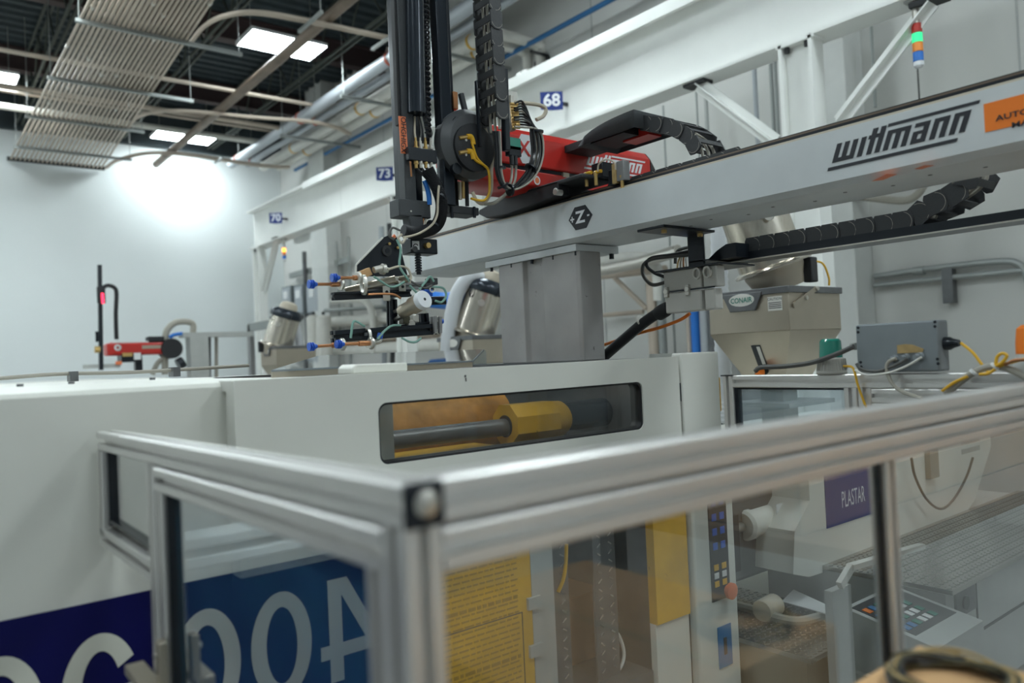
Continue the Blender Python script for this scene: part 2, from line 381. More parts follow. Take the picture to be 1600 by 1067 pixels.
# pipes along Y
def ypipe(x, z, r, m, y0, y1, label, clamps=0):
    t = thing('ceiling_pipe', label, 'pipe', (x,y0,z), 'pipes along the ceiling')
    MB().cyl((x,y0,z),(x,y1,z),r,n=20).build('pipe', m, t)
    for k in range(clamps):
        y = 10.3+k*3.4
        MB().lathe((x,y-.03,z),(x,y+.03,z),[(0,r+.012),(.06,r+.012)],20).build('clamp', 'red_clamp', t); MB().cyl((x,y,z+r),(x,y,6.04),.008,n=6).build('hanger_rod', 'strut', t)
    return t
t = ypipe(4.52, 4.55, .075, 'brown_pipe', 3, 17.9, 'brown sprinkler pipe running in front of the ceiling lamps')
ypipe(6.06, 4.68, .10, 'grey_pipe', 3, 17.6, 'thick grey pipe hung above the crane beam', 3)
ypipe(6.36, 4.66, .065, 'grey_pipe', 3, 17.4, 'thinner grey pipe next to the thick one', 3)
for x, r, y0, y1, l in ((6.68,.105,8.6,17.3,'white insulated pipe beside the grey pipes'), (6.98,.105,8.9,17.1,'white insulated pipe nearest the blue strut')):
    t = ypipe(x, 4.62, r, 'white_pipe', y0, y1, l)
    tb([(x,y0,4.62),(x,y0-.12,4.60),(x+.15,y0-.16,4.56),(WX-.1,y0-.16,4.55),(WX-.04,y0-.16,4.4),(WX-.06,y0-.16,3.0)], r*.72, 14).build('elbow', 'white_pipe', t)
    for y in (y0+.4, 12.5, 15.5): MB().lathe((x,y-.02,4.62),(x,y+.02,4.62),[(0,r+.01),(.04,r+.01)],20).build('clamp', 'yellow', t)
ypipe(7.24, 4.5, .035, 'blue_pipe', 4, 16.8, 'blue pipe along the top of the right wall')
for y, l in ((9.2,'grey cross strut under the white pipes, nearer'), (11.6,'grey cross strut under the white pipes, middle'), (14.2,'grey cross strut under the white pipes, far')):
    t = thing('pipe_hanger', l, 'hanger', (6.6,y,4.45), 'pipe hanger struts')
    bx((5.85,y-.025,4.42),(WX,y+.025,4.47)).build('strut_bar', 'strut', t, smooth=False)
    for x in (5.9, 7.3): MB().cyl((x,y,4.4),(x,y,6.04),.008,n=6).build('hanger_rod', 'strut', t)
t = thing('wall_rack', 'dark steel bracket frame high on the right wall', 'bracket', (7.3,8.6,4.2))
for y in (8.3, 8.55): bx((WX-.05,y-.03,3.0),(WX-.002,y+.03,4.35)).build('upright', 'dark', t, smooth=False)
bx((7.2,8.29,4.35),(WX-.002,8.33,4.38)).build('shelf_bar', 'dark', t, smooth=False)
# right wall: pilasters, conduits, thin cables
for ya, yb, l in ((3.7,4.32,1), (9.6,10.3,2), (15.2,16.0,3)):
    struct('trim_%d' % (l+1), bx((WX-.35,ya,FLOOR),(WX,yb,CE)), 'pilaster', smooth=False, bevel=.01)
t = thing('wall_conduit', 'pair of grey conduits with a bend on the right wall behind the junction box', 'conduit', aX(1370,430,7.45))
tb(LX(7.47,(1366,432),(1435,422),(1520,412),(1570,408),(1590,412),(1602,424),(1608,450)), .03, 10).build('conduit', 'strut', t)
tb(LX(7.47,(1366,446),(1480,434),(1620,420)), .026, 10).build('conduit', 'strut', t)
p = aX(1483,420,7.5); q = aX(1486,474,7.5); bx((7.44,p.y-.045,q.z),(7.53,p.y+.045,p.z)).build('strut_bracket', 'darksteel', t, smooth=False)
p = aX(1436,423,7.47); MB().cyl(p+V((0,.05,0)),p+V((0,-.05,0)),.042,n=12).build('coupling', 'strut', t)
t = thing('flexible_conduit', 'grey flexible conduit curving off the wall under the robot beam', 'conduit', aX(1400,310,7.3))
tb([V((WX-.36,aX(1345,308,7.3).y,aX(1345,308,7.3).z))]+LX(7.3,(1352,308),(1385,312),(1415,313),(1432,305),(1443,290),(1447,270))+[V((WX,aX(1447,262,7.5).y,aX(1447,262,7.5).z))], .036, 10, 8, rib=.04).build('hose', 'cable_grey', t)
for k, (px, y0, y1, m, r) in enumerate(((1178,100,300,'grey_pipe',.025), (1203,80,300,'strut',.02), (1210,85,300,'strut',.018), (1296,60,200,'cable_dark',.010), (1360,20,170,'strut',.016), (1432,75,160,'cable_dark',.008),
                                     (1036,165,300,'strut',.012), (1087,130,215,'strut',.012), (1103,132,215,'strut',.012))):
    a, b = aX(px,y0,7.2), aX(px,y1,7.2)
    tag(MB().cyl((7.2,a.y,4.6 if y0 < 110 else a.z),(7.2,a.y,b.z if px in (1296,1360,1432) else min(b.z,-.5)),r,n=8).build('wall_pipe', m), ['vertical grey pipe left of the near crane column','vertical strut pipe close to the near crane column','second strut pipe close to the near crane column','dark cable hanging right of the near crane column','dark vertical cable behind the right brace','thin dark cable under the stack light','thin rod hanging over the black hood','thin rod left of the left brace','thin rod behind the left brace'][k], 'pipe', 'pipes on the right wall')
# ================================================================== CRANE RUNWAY
XC = 5.85
cr = thing('crane_runway', 'long white steel crane runway beam along the right wall', 'beam', (XC+.15,3.4,2.5))
MB().box((XC+.12,-3,2.53),(XC+.16,16.1,3.26)).build('web', 'crane_white', cr, smooth=False)
bx((XC,-3,2.5),(XC+.28,16.1,2.53)).build('bottom_flange', 'crane_white', cr, smooth=False)
MB().box((XC-.03,-3,3.26),(XC+.31,16.1,3.30)).box((XC-.04,-3,3.2),(XC-.02,13.2,3.31)).box((XC-.03,-3,3.30),(XC+.31,13.2,3.325)).build('top_flange', 'crane_white', cr, smooth=False)
bx((XC+.115,12.0,2.55),(XC+.125,12.2,3.22)).build('splice_plate', 'crane_white', cr, smooth=False)
for y in (1.2, 6.9, 7.0): bx((XC+.0,y-.03,3.33),(XC+.1,y+.03,3.37)).build('rail_clip', 'crane_white', cr, smooth=False)
def ccol(y, label):
    t = thing('crane_column', label, 'column', (XC+.15,y,FLOOR), 'crane columns')
    for s in (-.15, .12): bx((XC-.01,y+s,FLOOR),(XC+.17,y+s+.03,2.5)).build('flange', 'crane_white', t, smooth=False)
    bx((XC+.065,y-.12,FLOOR),(XC+.095,y+.12,2.5)).build('web', 'crane_white', t, smooth=False)
    bx((XC-.01,y-.17,2.475),(XC+.17,y+.17,2.5)).build('cap_plate', 'crane_white', t, smooth=False)
    for s in (-.09, .09): MB().cyl((XC+.03,y+s,2.43),(XC+.03,y+s,2.475),.022,n=6).build('bolt', 'dark', t)
ccol(3.425, 'white H-section crane column behind the robot beam'); ccol(9.95, 'white H-section crane column behind the black robot mast'); ccol(15.75, 'white H-section crane column at the far end of the runway')
for a, b, l in (((1092,132),(1212,222),'white diagonal brace left of the near crane column'), ((1456,4),(1312,190),'white diagonal brace right of the near crane column'), ((433,373),(411,462),'white diagonal brace at the far end of the runway')):
    p, q = aX(*a,XC+.1), aX(*b,XC+.1); t = thing('crane_brace', l, 'brace', q, 'crane braces')
    MB().bar(p, q, .13, .012, (1,0,0)).build('angle_leg', 'crane_white', t, smooth=False)
    MB().bar(p, q, .012, .13, (1,0,0)).build('angle_leg', 'crane_white', t, smooth=False)
    bx(p+V((-.06,-.1,-.005)),p+V((.08,.14,.03))).build('clamp_plate', 'dark', t, smooth=False)
def nsign(px, py, s, label):
    p = aX(px,py,XC-.12); t = thing('number_sign', label, 'sign', p, 'blue number signs on the crane beam')
    U = V((.78,-.62,0)).normalized()*.125; W = V((0,0,.105))
    MB().flat(p, U, W, [(-1,-.85),(.0,-1),(.98,-.95),(1,1),(-1,1)], .004).build('plate', 'sign_blue', t, smooth=False)
    text('digits', s, 'sign_white', t, p+U.cross(W).normalized()*.004+V((0,0,.004)), U, W, .19, bold=.03)
    bx(p+V((.01,-.01,-.02)),V((XC+.118,p.y+.01,p.z+.02))).build('bracket', 'dark', t, smooth=False)
nsign(862,158,'68','blue number sign reading 68, nearest one, above the red robot arm'); nsign(601,272,'73','blue number sign reading 73 just left of the black mast'); nsign(431,341,'70','blue number sign reading 70 at the far end of the crane beam')
def stack(p, label, cols, pole):
    t = thing('stack_light', label, 'signal light', p, 'stack lights hung from the crane'); z = p.z
    MB().box(p+V((-.06,-.06,pole)),p+V((.06,.06,pole+.02))).build('mount', 'jgrey', t, smooth=False)
    MB().cyl(p,p+V((0,0,pole)),.026,n=14).build('pole', 'zinc', t)
    for i, c in enumerate(cols): MB().cyl(p-V((0,0,.07*i)),p-V((0,0,.07*i+.066)),.036,n=16).build('lens', c, t)
    n = len(cols)*.07; MB().lathe(p-V((0,0,n)),p-V((0,0,n+.05)),[(0,.036),(.03,.036),(.045,.02)],16).build('end_cap', 'sign_white', t)
p = aX(1432,38,XC+.1); stack(p, 'stack light with red, green, orange and blue lenses at upper right', ('l_red','l_green','l_orange','l_blue'), 2.5-p.z-.02)
p = aX(443,372,XC+.1); p = V((p.x,p.y,2.38)); stack(p, 'stack light with glowing amber lens at the far end of the crane', ('sign_white','l_amber','l_orange','l_blue'), 2.5-p.z-.02)
p = aX(615,322,XC+.1); stack(p, 'stack light with glowing amber lens left of the robot mast', ('sign_white','l_amber','l_orange','l_blue'), 2.5-p.z-.02)
#@@PART2
# ================================================================== SAFETY FENCE (aluminium extrusion and clear panes)
FX, FY = .397, .6725
def dz(y): return -.0135*(y-.65)
fe = thing('safety_fence', 'silver aluminium guard fence with clear panes around the press', 'fence', (FX,FY,FLOOR))
def rail(name, p0, p1, m='alu', **k): return MB().prof(p0, p1, **k).build(name, m, fe, smooth=False)
rail('top_rail', (FX,.65,-.14), (FX,2.11,-.14+dz(2.11)))
cap = bx((.374,.644,-.1625),(.42,.65,-.1175)).build('corner_cap', 'black', fe, bevel=.003)
MB().lathe((.398,.6445,-.139),(.398,.63,-.139),[(0,.0135),(.002,.0135),(.005,.009),(.0055,.003)],24).build('bolt', 'zinc', cap)
rail('corner_post', (FX,FY,-.1625), (FX,FY,FLOOR), ref=(1,0,0))
rail('top_rail', (.42,FY,-.14), (2.425,FY,-.14))
rail('panel_rail', (.42,FY,-.19), (2.425,FY,-.19))
rail('panel_post', (1.362,FY,-.2125), (1.362,FY,FLOOR), ref=(1,0,0), w=.034)
for x in (1.339, 1.385): bx((x-.006,FY-.004,-1.5),(x+.007,FY+.004,-.2125)).build('gasket', 'black', fe, smooth=False)
rail('bottom_rail', (.42,FY,-1.55), (1.345,FY,-1.55)); rail('bottom_rail', (1.379,FY,-1.55), (2.425,FY,-1.55))
bx((.42,FY-.002,-1.53),(1.333,FY+.002,-.2125)).build('pane', 'pane_clear', fe, smooth=False)
bx((1.391,FY-.002,-1.53),(2.425,FY+.002,-.2125)).build('pane', 'pane_clear', fe, smooth=False)
rail('corner_post', (2.45,FY,-.1175), (2.45,FY,FLOOR), ref=(1,0,0))
# left leg: short panel and door
y0, y1 = 1.612, 2.11
rail('panel_stile', (FX,2.0875,-.163+dz(2.1)), (FX,2.0875,-.372+dz(2.1)), ref=(1,0,0))
rail('panel_rail', (FX,1.635,-.372+dz(1.65)), (FX,2.11,-.372+dz(2.11)))
bx((FX-.012,1.64,-.352),(FX+.012,2.06,-.345)).build('gasket', 'black', fe, smooth=False)
bx((FX-.012,2.045,-.36),(FX+.012,2.065,-.175)).build('gasket', 'black', fe, smooth=False)
bx((FX-.002,1.64,-.36),(FX+.002,2.05,-.17)).build('pane', 'pane_clear', fe, smooth=False)
rail('panel_post', (FX,y0,-.163+dz(y0)), (FX,y0,FLOOR), ref=(1,0,0), w=.045)
dr = MB().prof((FX,.697,-.19), (FX,1.585,-.19+dz(1.56))).build('door_rail', 'alu', fe, smooth=False)
rail('door_stile', (FX,1.5625,-.213+dz(1.56)), (FX,1.5625,-1.5), ref=(1,0,0), w=.040)
rail('door_stile', (FX,.7175,-.2125), (FX,.7175,-1.5), ref=(1,0,0), w=.040)
bx((FX-.014,1.528,-1.5),(FX+.014,1.542,-.222)).build('gasket', 'black', fe, smooth=False)
bx((FX-.002,.735,-1.5),(FX+.002,1.53,-.205)).build('door_pane', 'pane_side', fe, smooth=False)
rail('door_rail', (FX,.697,-1.52), (FX,1.585,-1.52))
p = aX(160,851,FX); MB().cyl(p+V((-.055,0,-.0)),p+V((.02,0,0)),.0135,n=20).build('bumper', 'cable_dark', fe)
bx(p+V((-.006,-.012,-.022)),p+V((.006,.012,.02))).build('bumper_bolt', 'black', fe, smooth=False)
p = aX(252,1040,.365); la = MB().box(p+V((-.006,-.014,-.04)),p+V((.01,.014,.045))).build('latch', 'sheet', fe, bevel=.003)
MB().box(p+V((-.03,-.02,-.055)),p+V((.006,.16,-.035))).build('latch_bar', 'sheet', la, bevel=.003)
MB().cyl(p+V((-.008,0,.02)),p+V((-.012,0,.02)),.006,n=10).build('screw', 'zinc', la)
# far (right) guard leg, carries the grey box
GX = 2.45
gf = thing('guard_frame', 'aluminium frame behind the front fence, carrying the grey box and green beacon', 'fence', (GX,1.3,-.7))
def grail(name, p0, p1, **k): return MB().prof(p0, p1, **k).build(name, 'alu', gf, smooth=False)
grail('post', (GX,1.765,-.11), (GX,1.765,-.47), ref=(1,0,0))
bx((GX-.026,1.738,-.11),(GX+.026,1.792,-.106)).build('post_cap', 'black', gf, smooth=False)
grail('top_rail', (GX,.695,-.13), (GX,1.742,-.13))
grail('post', (GX,1.29,-.1525), (GX,1.29,-.40), ref=(1,0,0)); grail('post', (GX,1.243,-.1525), (GX,1.243,-.247), ref=(1,0,0))
for z in (-.177, -.224): grail('panel_rail', (GX,.695,z), (GX,1.22,z))
bx((GX-.012,1.313,-.16),(GX+.012,1.742,-.153)).build('gasket', 'black', gf, smooth=False)
bx((GX-.012,1.728,-.4),(GX+.012,1.742,-.16)).build('gasket', 'black', gf, smooth=False)
grail('bottom_rail', (GX,1.313,-.38), (GX,1.742,-.38))
bx((GX-.002,1.32,-.36),(GX+.002,1.73,-.16)).build('pane', 'acrylic', gf, smooth=False)
# grey junction box standing on the guard frame
BX0 = 2.425
a, b, c, d = aX(1338,513,BX0), aX(1466,500,BX0), aX(1341,577,BX0), aX(1469,571,BX0)
zb, zt = -.1065, .052
jb = thing('junction_box', 'grey cast junction box with wires, standing on the guard frame', 'box', (BX0+.04,(a.y+b.y)/2,zb))
MB().box((BX0,d.y,zb+.004),(BX0+.07,a.y,zt)).build('enclosure', 'boxgrey', jb, bevel=.006)
MB().box((BX0-.006,d.y+.0,zb+.006),(BX0+.004,a.y-.0,zt-.002)).build('lid', 'boxgrey', jb, bevel=.004)
for (px, py) in ((1341,512),(1341,519),(1461,503),(1461,510),(1345,566),(1346,573),(1465,561),(1466,568)):
    p = aX(px,py,BX0-.006); MB().cyl(p,p+V((-.0015,0,0)),.0046,n=12).build('screw', 'black', jb)
p, q = aX(1402,538,BX0-.006), aX(1444,551,BX0-.006)
MB().flat(V((BX0-.007,p.y,q.z)), -Y1*(p.y-q.y), Z1*(p.z-q.z), [(0,0),(.95,.05),(1,.4),(.6,.9),(.3,1),(0,.9)], .002).build('tape_patch', 'tape', jb, smooth=False)
for px, py, m in ((1400,560,'cable_grey'),(1418,558,'cable_grey'),(1440,556,'cable_dark')):
    p = aX(px,py,BX0-.004); MB().lathe(p,p+V((-.03,.012,-.004)),[(0,.012),(.012,.012),(.013,.0085),(.026,.0085)],14).build('cable_gland', 'boxgrey', jb)
p = aX(1337,541,BX0+.03); bx(p+V((-.012,-.002,-.012)),p+V((.012,.016,.012))).build('side_gland', 'jgrey', jb, bevel=.003)
p = V((BX0+.04,d.y,-.02)); MB().lathe(p+V((0,.004,0)),p+V((-.0,-.05,0)),[(0,.02),(.02,.02),(.03,.014),(.045,.01)],16).build('connector', 'black', jb)
tb([p+V((0,-.045,0)),p+V((-.01,-.08,-.03)),p+V((-.02,-.12,-.085)),p+V((-.03,-.15,-.1))], .0045).build('wire', 'yellow_wire', jb)
tb(LX(BX0-.03,(1400,560),(1388,566),(1386,580),(1395,600),(1412,613),(1440,622)), .006).build('wire', 'cable_grey', jb)
tb(LX(BX0-.03,(1418,560),(1400,570),(1370,580),(1345,576),(1338,568)), .005).build('wire', 'cable_dark', jb)
tb(LX(BX0-.035,(1440,558),(1420,570),(1390,582),(1355,586),(1336,578)), .0035).build('wire', 'cable_white', jb)
tb(LX(BX0-.03,(1334,541),(1310,552),(1270,566),(1230,572),(1190,574),(1180,580)), .0085).build('wire', 'cable_dark', jb)
t = thing('cable_loom', 'grey cable and yellow wires tied together on the guard frame', 'cable', aX(1520,580,2.40))
tb(LX(2.40,(1478,616),(1500,597),(1525,580),(1550,572),(1575,576),(1600,588),(1630,610)), .010, 10).build('cable', 'cable_grey', t)
tb(LX(2.385,(1472,611),(1490,598),(1512,588)), .0045).build('wire', 'yellow_wire', t)
tb(LX(2.39,(1530,585),(1545,583),(1562,572),(1580,566),(1605,560)), .0045).build('wire', 'yellow_wire', t)
tb(LX(2.38,(1556,570),(1558,558),(1566,552),(1573,556),(1566,566),(1556,572)), .0045).build('wire', 'yellow_wire', t)
tb(LX(2.385,(1570,570),(1585,563),(1610,562)), .0045).build('wire', 'copper', t)
for px, py in ((1524,580),(1557,570)):
    p = aX(px,py,2.39); MB().lathe(p+V((-.002,.006,-.006)),p+V((0,-.006,.006)),[(0,.0125),(.007,.0125)],12).build('cable_tie', 'paper', t)
t = thing('yellow_wire', 'thin yellow wire hanging down the guard frame post', 'wire', aX(1335,590,2.41))
tb(LX(2.41,(1318,572),(1330,573),(1335,580),(1340,600),(1350,628),(1360,650)), .004).build('wire', 'yellow_wire', t)
bq = V((GX,.785,-.1065)); t = thing('warning_beacon', 'orange bottle, shaped as a beacon on a grey base, at the right edge of the picture', 'beacon', bq)  # beacon shape standing in for a bottle cut off by the frame edge
MB().lathe(bq,bq+Z1,[(0,.04),(.03,.034),(.05,.026)],20).build('base', 'jgrey', t); MB().lathe(bq+Z1*.05,bq+Z1,[(0,.028),(.03,.028),(.07,.024),(.08,.012)],20).build('lens', 'orange', t)
t = thing('warning_beacon', 'green ribbed warning beacon on a pale base on the guard frame', 'beacon', (GX,1.362,-.1065))
bp = V((GX,1.362,-.1065))
MB().lathe(bp,bp+Z1,[(0,.047),(.006,.049),(.012,.046),(.05,.042),(.055,.036)],32).build('base', 'beacon_base', t)
for i in range(28):
    an = 2*math.pi*i/28; e = V((math.cos(an),math.sin(an),0)); MB().bar(bp+e*.047+Z1*.012,bp+e*.043+Z1*.05,.004,.004,(0,0,1)).build('rib', 'beacon_base', t, smooth=False)
MB().lathe(bp+Z1*.055,bp+Z1*.2,[(0,.037),(.01,.037),(.055,.034),(.062,.028),(.064,.015)],20).build('lens', 'beacon_green', t)
# ================================================================== INJECTION MOULDING MACHINE
mc = thing('injection_molding_machine', 'large off-white plastics press with a window in its gate and a blue band', 'machine', (1.5,2.9,FLOOR))
def part(name, mb, m, p=mc, **k): return mb.build(name, m, p, **k)
part('bed', bx((-3,2.3,FLOOR),(6.4,3.6,-1.4)), 'machine', smooth=False)
YL, YG = 2.15, 2.05
cc = part('clamp_cover', MB().sweep((-3.2,0,0),(.70,0,0),[(b,-a) for a, b in ((YL,-1.4),(YL,-.047),(2.16,-.036),(2.25,-.021),(3.75,-.021),(3.75,-1.4))],(0,0,1)), 'machine', smooth=False)
for px, py in ((20,602),(38,600),(68,599),(120,598)):
    p = aZ(px,py,-.0205); MB().cyl((p.x if 0 else (.1+px*.004),2.42,-.021),((.1+px*.004),2.42,-.014),.008,n=10).build('bolt', 'darksteel', cc)
# band and lettering
ZB = -.556
bd = part('name_band', bx((-3.0,YL-.004,-1.06),(.70,YL,ZB)), 'band', smooth=False)
UL, WL = X1, Z1
o = V((0,YL-.0045,0)); zc, hh, st = -.785, .150, .043
def ring(cxx, **k): return MB().ring(V((cxx,YL-.0045,zc)), X1, Z1, .088, hh, .088-st, hh-st, th=.002, **k)
ring(.372, t0=32, t1=330, n=36).build('letter', 'letter', bd, smooth=False)
MB().flat(V((.372,YL-.0045,zc)), X1, Z1, [(0,-.03),(0,.012),(.088,.012),(.088,-.075),(.045,-.075),(.045,-.03)], .002).build('letter', 'letter', bd, smooth=False)
ring(.165).build('letter', 'letter', bd, smooth=False); ring(-.04).build('letter', 'letter', bd, smooth=False)
MB().flat(V((-.245,YL-.0045,zc)), X1, Z1, [(.02,-.15),(.062,-.15),(.062,.15),(.02,.15)], .002).flat(V((-.245,YL-.0045,zc)), X1, Z1, [(-.10,-.08),(.09,-.08),(.09,-.04),(-.10,-.04)], .0022).flat(V((-.245,YL-.0045,zc)), X1, Z1, [(-.10,-.04),(-.055,-.04),(.045,.15),(.0,.15)], .0024).build('letter', 'letter', bd, smooth=False)
# sliding gate with rounded window
def frame_plate(o, U, W, outer, inner, rad, th, n=6):
    x0, x1, z0, z1 = inner; X0, Xb, Z0, Zb = outer; ins = []
    for cx_, cz_, a0 in ((x1-rad,z1-rad,0),(x0+rad,z1-rad,90),(x0+rad,z0+rad,180),(x1-rad,z0+rad,270)):
        for i in range(n+1):
            a = math.radians(a0+90*i/n); ins.append((cx_+rad*math.cos(a), cz_+rad*math.sin(a), a0))
    out = []
    for k, (x, z, a0) in enumerate(ins):
        i = k % (n+1); c = {0:(Xb,Zb),90:(X0,Zb),180:(X0,Z0),270:(Xb,Z0)}[a0]
        s = {0:((Xb,z),(x,Zb)),90:((x,Zb),(X0,z)),180:((X0,z),(x,Z0)),270:((x,Z0),(Xb,z))}[a0]
        out.append(s[0] if i < n/2 else (c if i == n/2 else s[1]))
    N = len(ins); mb = MB(); nn = V(U).cross(V(W)).normalized(); P = lambda a, b, t: V(o)+V(U)*a+V(W)*b+nn*t
    vs = [P(a,b,0) for a, b, _ in ins]+[P(a,b,0) for a, b in out]+[P(a,b,th) for a, b, _ in ins]+[P(a,b,th) for a, b in out]; fs = []
    for i in range(N):
        j = (i+1) % N; fs += [(i,j,N+j,N+i),(2*N+i,3*N+i,3*N+j,2*N+j),(i,2*N+i,2*N+j,j),(N+i,N+j,3*N+j,3*N+i)]
    return mb.add(vs, fs)
g = part('safety_gate', frame_plate((0,YG+.06,0), X1, Z1, (.69,2.498,-.55,-.031), (1.113,2.275,-.306,-.121), .03, .06), 'machine', smooth=False)
frame_plate((0,YG+.0605,0), X1, Z1, (1.113,2.275,-.306,-.121), (1.120,2.268,-.299,-.128), .026, .054).build('gasket', 'rubber', g, smooth=False)
bx((1.118,YG+.022,-.303),(2.27,YG+.026,-.124)).build('pane', 'pane_smoke', g, smooth=False)
MB().box((.69,YG+.06,-.06),(.72,YL+.02,-.031)).build('gate_return', 'machine', g, smooth=False)
bx((.70,YL,-.551),(1.21,YL+.06,-1.4)).build('lower_gate_panel', 'machine', g, smooth=False)
bx((.7005,YL-.004,-1.06),(1.2,YL,ZB)).build('name_band', 'band', g, smooth=False)
for py in (838, 868):
    p = aY(360,py,YG-.1); MB().box((.52,YG-.11,p.z-.016),(1.2,YG+.0,p.z+.012)).build('guide_rail', 'crane_white', g, bevel=.006)
bx((2.499,YG+.005,-.14),(2.512,YG+.05,-.215)).build('latch', 'black', g, smooth=False)
p = aY(727,590,YG); MB().cyl(p+V((0,.001,.005)),p+V((0,-.0015,.005)),.004,n=8).box(p+V((.0,-.001,-.012)),p+V((.004,.001,.0))).build('chip_mark', 'darksteel', g, smooth=False)
rc = part('platen_cover', bx((2.515,YG,-.55),(2.765,YG+.05,-.018)), 'machine', bevel=.006)
bx((2.72,YG+.05,-.55),(2.765,2.4,-.018)).build('side', 'machine', rc, smooth=False)
bx((2.78,YG+.02,-.13),(2.80,YG+.08,-.28)).build('yellow_edge', 'yellow', rc, bevel=.006)
# top of the press
part('top_cover', bx((.70,YG+.06,-.3),(1.02,3.75,-.035)), 'machine', smooth=False)
part('fixed_platen', bx((2.42,2.2,-1.35),(2.72,3.7,-.035)), 'darksteel', smooth=False)
part('back_cover', bx((1.02,3.6,-1.35),(2.42,3.7,-.035)), 'darksteel', smooth=False)
part('moving_platen', bx((1.02,2.35,-1.35),(1.17,3.55,-.12)), 'machine', smooth=False)
part('inner_plate', bx((1.15,2.24,-.6),(1.27,2.26,-.1)), 'jgrey', smooth=False)
# tie bar, nut and yellow castings seen through the window
YT = 2.42
p, q = aY(640,672,YT), aY(1000,640,YT); zt_ = -.25
part('tie_bar', MB().cyl((1.2,YT,-.278),(1.89,YT,-.278),.034,n=20), 'darksteel')
part('tie_bar_sleeve', MB().cyl((2.1,YT,-.262),(2.42,YT,-.262),.062,n=24), 'gloss_black')
oct_ = [(.086*math.cos(math.radians(22.5+45*i)), .086*math.sin(math.radians(22.5+45*i))) for i in range(8)]
nt_ = part('tie_bar_nut', MB().sweep((1.875,YT,-.27),(2.10,YT,-.27),oct_), 'yellow', smooth=False)
MB().lathe((2.10,YT,-.268),(2.2,YT,-.268),[(0,.076),(.06,.074),(.08,.062)],24).build('collar', 'yellow', nt_)
MB().cyl((1.872,YT,-.275),(1.875,YT,-.275),.044,n=20).build('bore', 'black', nt_)
part('yellow_casting', bx((1.38,2.38,-.5),(1.85,2.6,-.345)), 'yellow', bevel=.015)
part('orange_cover', MB().lathe((1.42,2.85,-.29),(2.2,2.85,-.29),[(0,.10),(.02,.15),(.72,.15),(.74,.1)],28), 'orange_lump')
part('inner_sill', bx((1.05,YG+.07,-.36),(2.3,2.3,-.325)), 'darksteel', smooth=False)
# lower front of the press seen through the fence pane
wb = part('warning_board', bx((1.22,YG,-1.35),(1.668,YG+.03,-.56)), 'yellow', smooth=False)
z = -.60; rowi = 0
while z > -1.3:
    x = 1.25; bold_ = rowi % 11 == 0
    mbt = MB()
    while x < 1.60:
        w = random.uniform(.012, .045); w = min(w, 1.61-x)
        mbt.box((x,YG-.0012,z-(.012 if bold_ else .006)),(x+w,YG,z)); x += w+.007
    mbt.build('text_line', 'text_brown', wb, smooth=False); z -= .018; rowi += 1
frame_plate((0,YG+.0,0), X1, Z1, (1.30,1.625,-1.2,-.86), (1.303,1.622,-1.197,-.863), .002, .0012).build('text_frame', 'dark', wb, smooth=False)
for zz in (-.84, -1.0): bx((1.645,YG-.012,zz-.02),(1.70,YG,zz+.02)).build('hinge', 'jgrey', wb, smooth=False)
part('door_jamb', bx((1.67,YG,-1.4),(1.77,YG+.06,-.56)), 'jgrey', smooth=False)
part('opening_floor', bx((1.77,YG+.02,-1.4),(2.28,3.5,-1.25)), 'darksteel', smooth=False)
part('opening_back', bx((1.77,2.9,-1.25),(2.28,2.95,-.4)), 'dark', smooth=False)
for x in (1.80, 2.05):
    tp = part('tread_plate', bx((x,2.14,-1.25),(x+.12,2.15,-.45)), 'darksteel', smooth=False)
    mbt = MB()
    for i in range(22):
        for j in range(2):
            c = V((x+.03+.06*j,2.139,-.5-.034*i)); s = 1 if (i+j) % 2 else -1; mbt.bar(c+V((-.009,0,-.006*s)),c+V((.009,0,.006*s)),.004,.005,(0,1,0))
    tag(mbt.build('tread_studs', 'plate', tp, smooth=False), kind='stuff')
part('mold_post', bx((1.96,2.3,-1.25),(2.02,2.36,-.4)), 'dark', smooth=False)
part('red_post', bx((2.15,2.2,-1.25),(2.19,2.24,-.4)), 'red', smooth=False)
part('mold_base', bx((1.98,2.32,-1.25),(2.28,2.7,-.98)), 'wood', bevel=.005)
part('white_hose', tb(LY(2.15,(945,975),(965,990),(975,1020),(968,1045),(945,1065)), .007), 'cable_white')
part('yellow_hose', tb(LY(2.1,(885,850),(884,880),(880,905),(872,925)), .007), 'yellow_wire')
yp = part('yellow_panel', bx((2.285,YG-.01,-1.07),(2.485,YG+.03,-.5)), 'yellow', smooth=False)
part('white_panel', bx((2.285,YG,-1.5),(2.485,YG+.03,-1.07)), 'machine', smooth=False)
part('dark_gap', bx((2.485,YG+.01,-1.4),(2.505,YG+.03,-.5)), 'dark', smooth=False)
cp = part('control_column', bx((2.505,YG-.03,-1.55),(2.775,YG+.1,-.5)), 'machine', bevel=.01)
a_ = V((0,YG-.0305,0))
kp = bx((2.60,YG-.034,-1.05),(2.72,YG-.03,-.55)).build('keypad', 'dark', cp, smooth=False)
for i in range(5):
    for j in range(2): bx((2.618+.052*j,YG-.037,-.60-.06*i),(2.648+.052*j,YG-.034,-.57-.06*i)).build('key', 'blue', kp, bevel=.002)
for i, m in enumerate(('yellow_wire','paper','yellow_wire')):
    for j in range(2): bx((2.618+.052*j,YG-.037,-.925-.034*i),(2.648+.052*j,YG-.034,-.90-.034*i)).build('key', m, kp, bevel=.002)
MB().lathe((2.70,YG-.034,-1.02),(2.70,YG-.1,-1.02),[(0,.022),(.012,.022),(.014,.034),(.028,.034),(.034,.02)],20).build('stop_button', 'orange_red', cp)
lb = MB().box((2.625,YG-.033,-1.33),(2.715,YG-.03,-1.16)).build('label_plate', 'label_blue', cp, smooth=False)
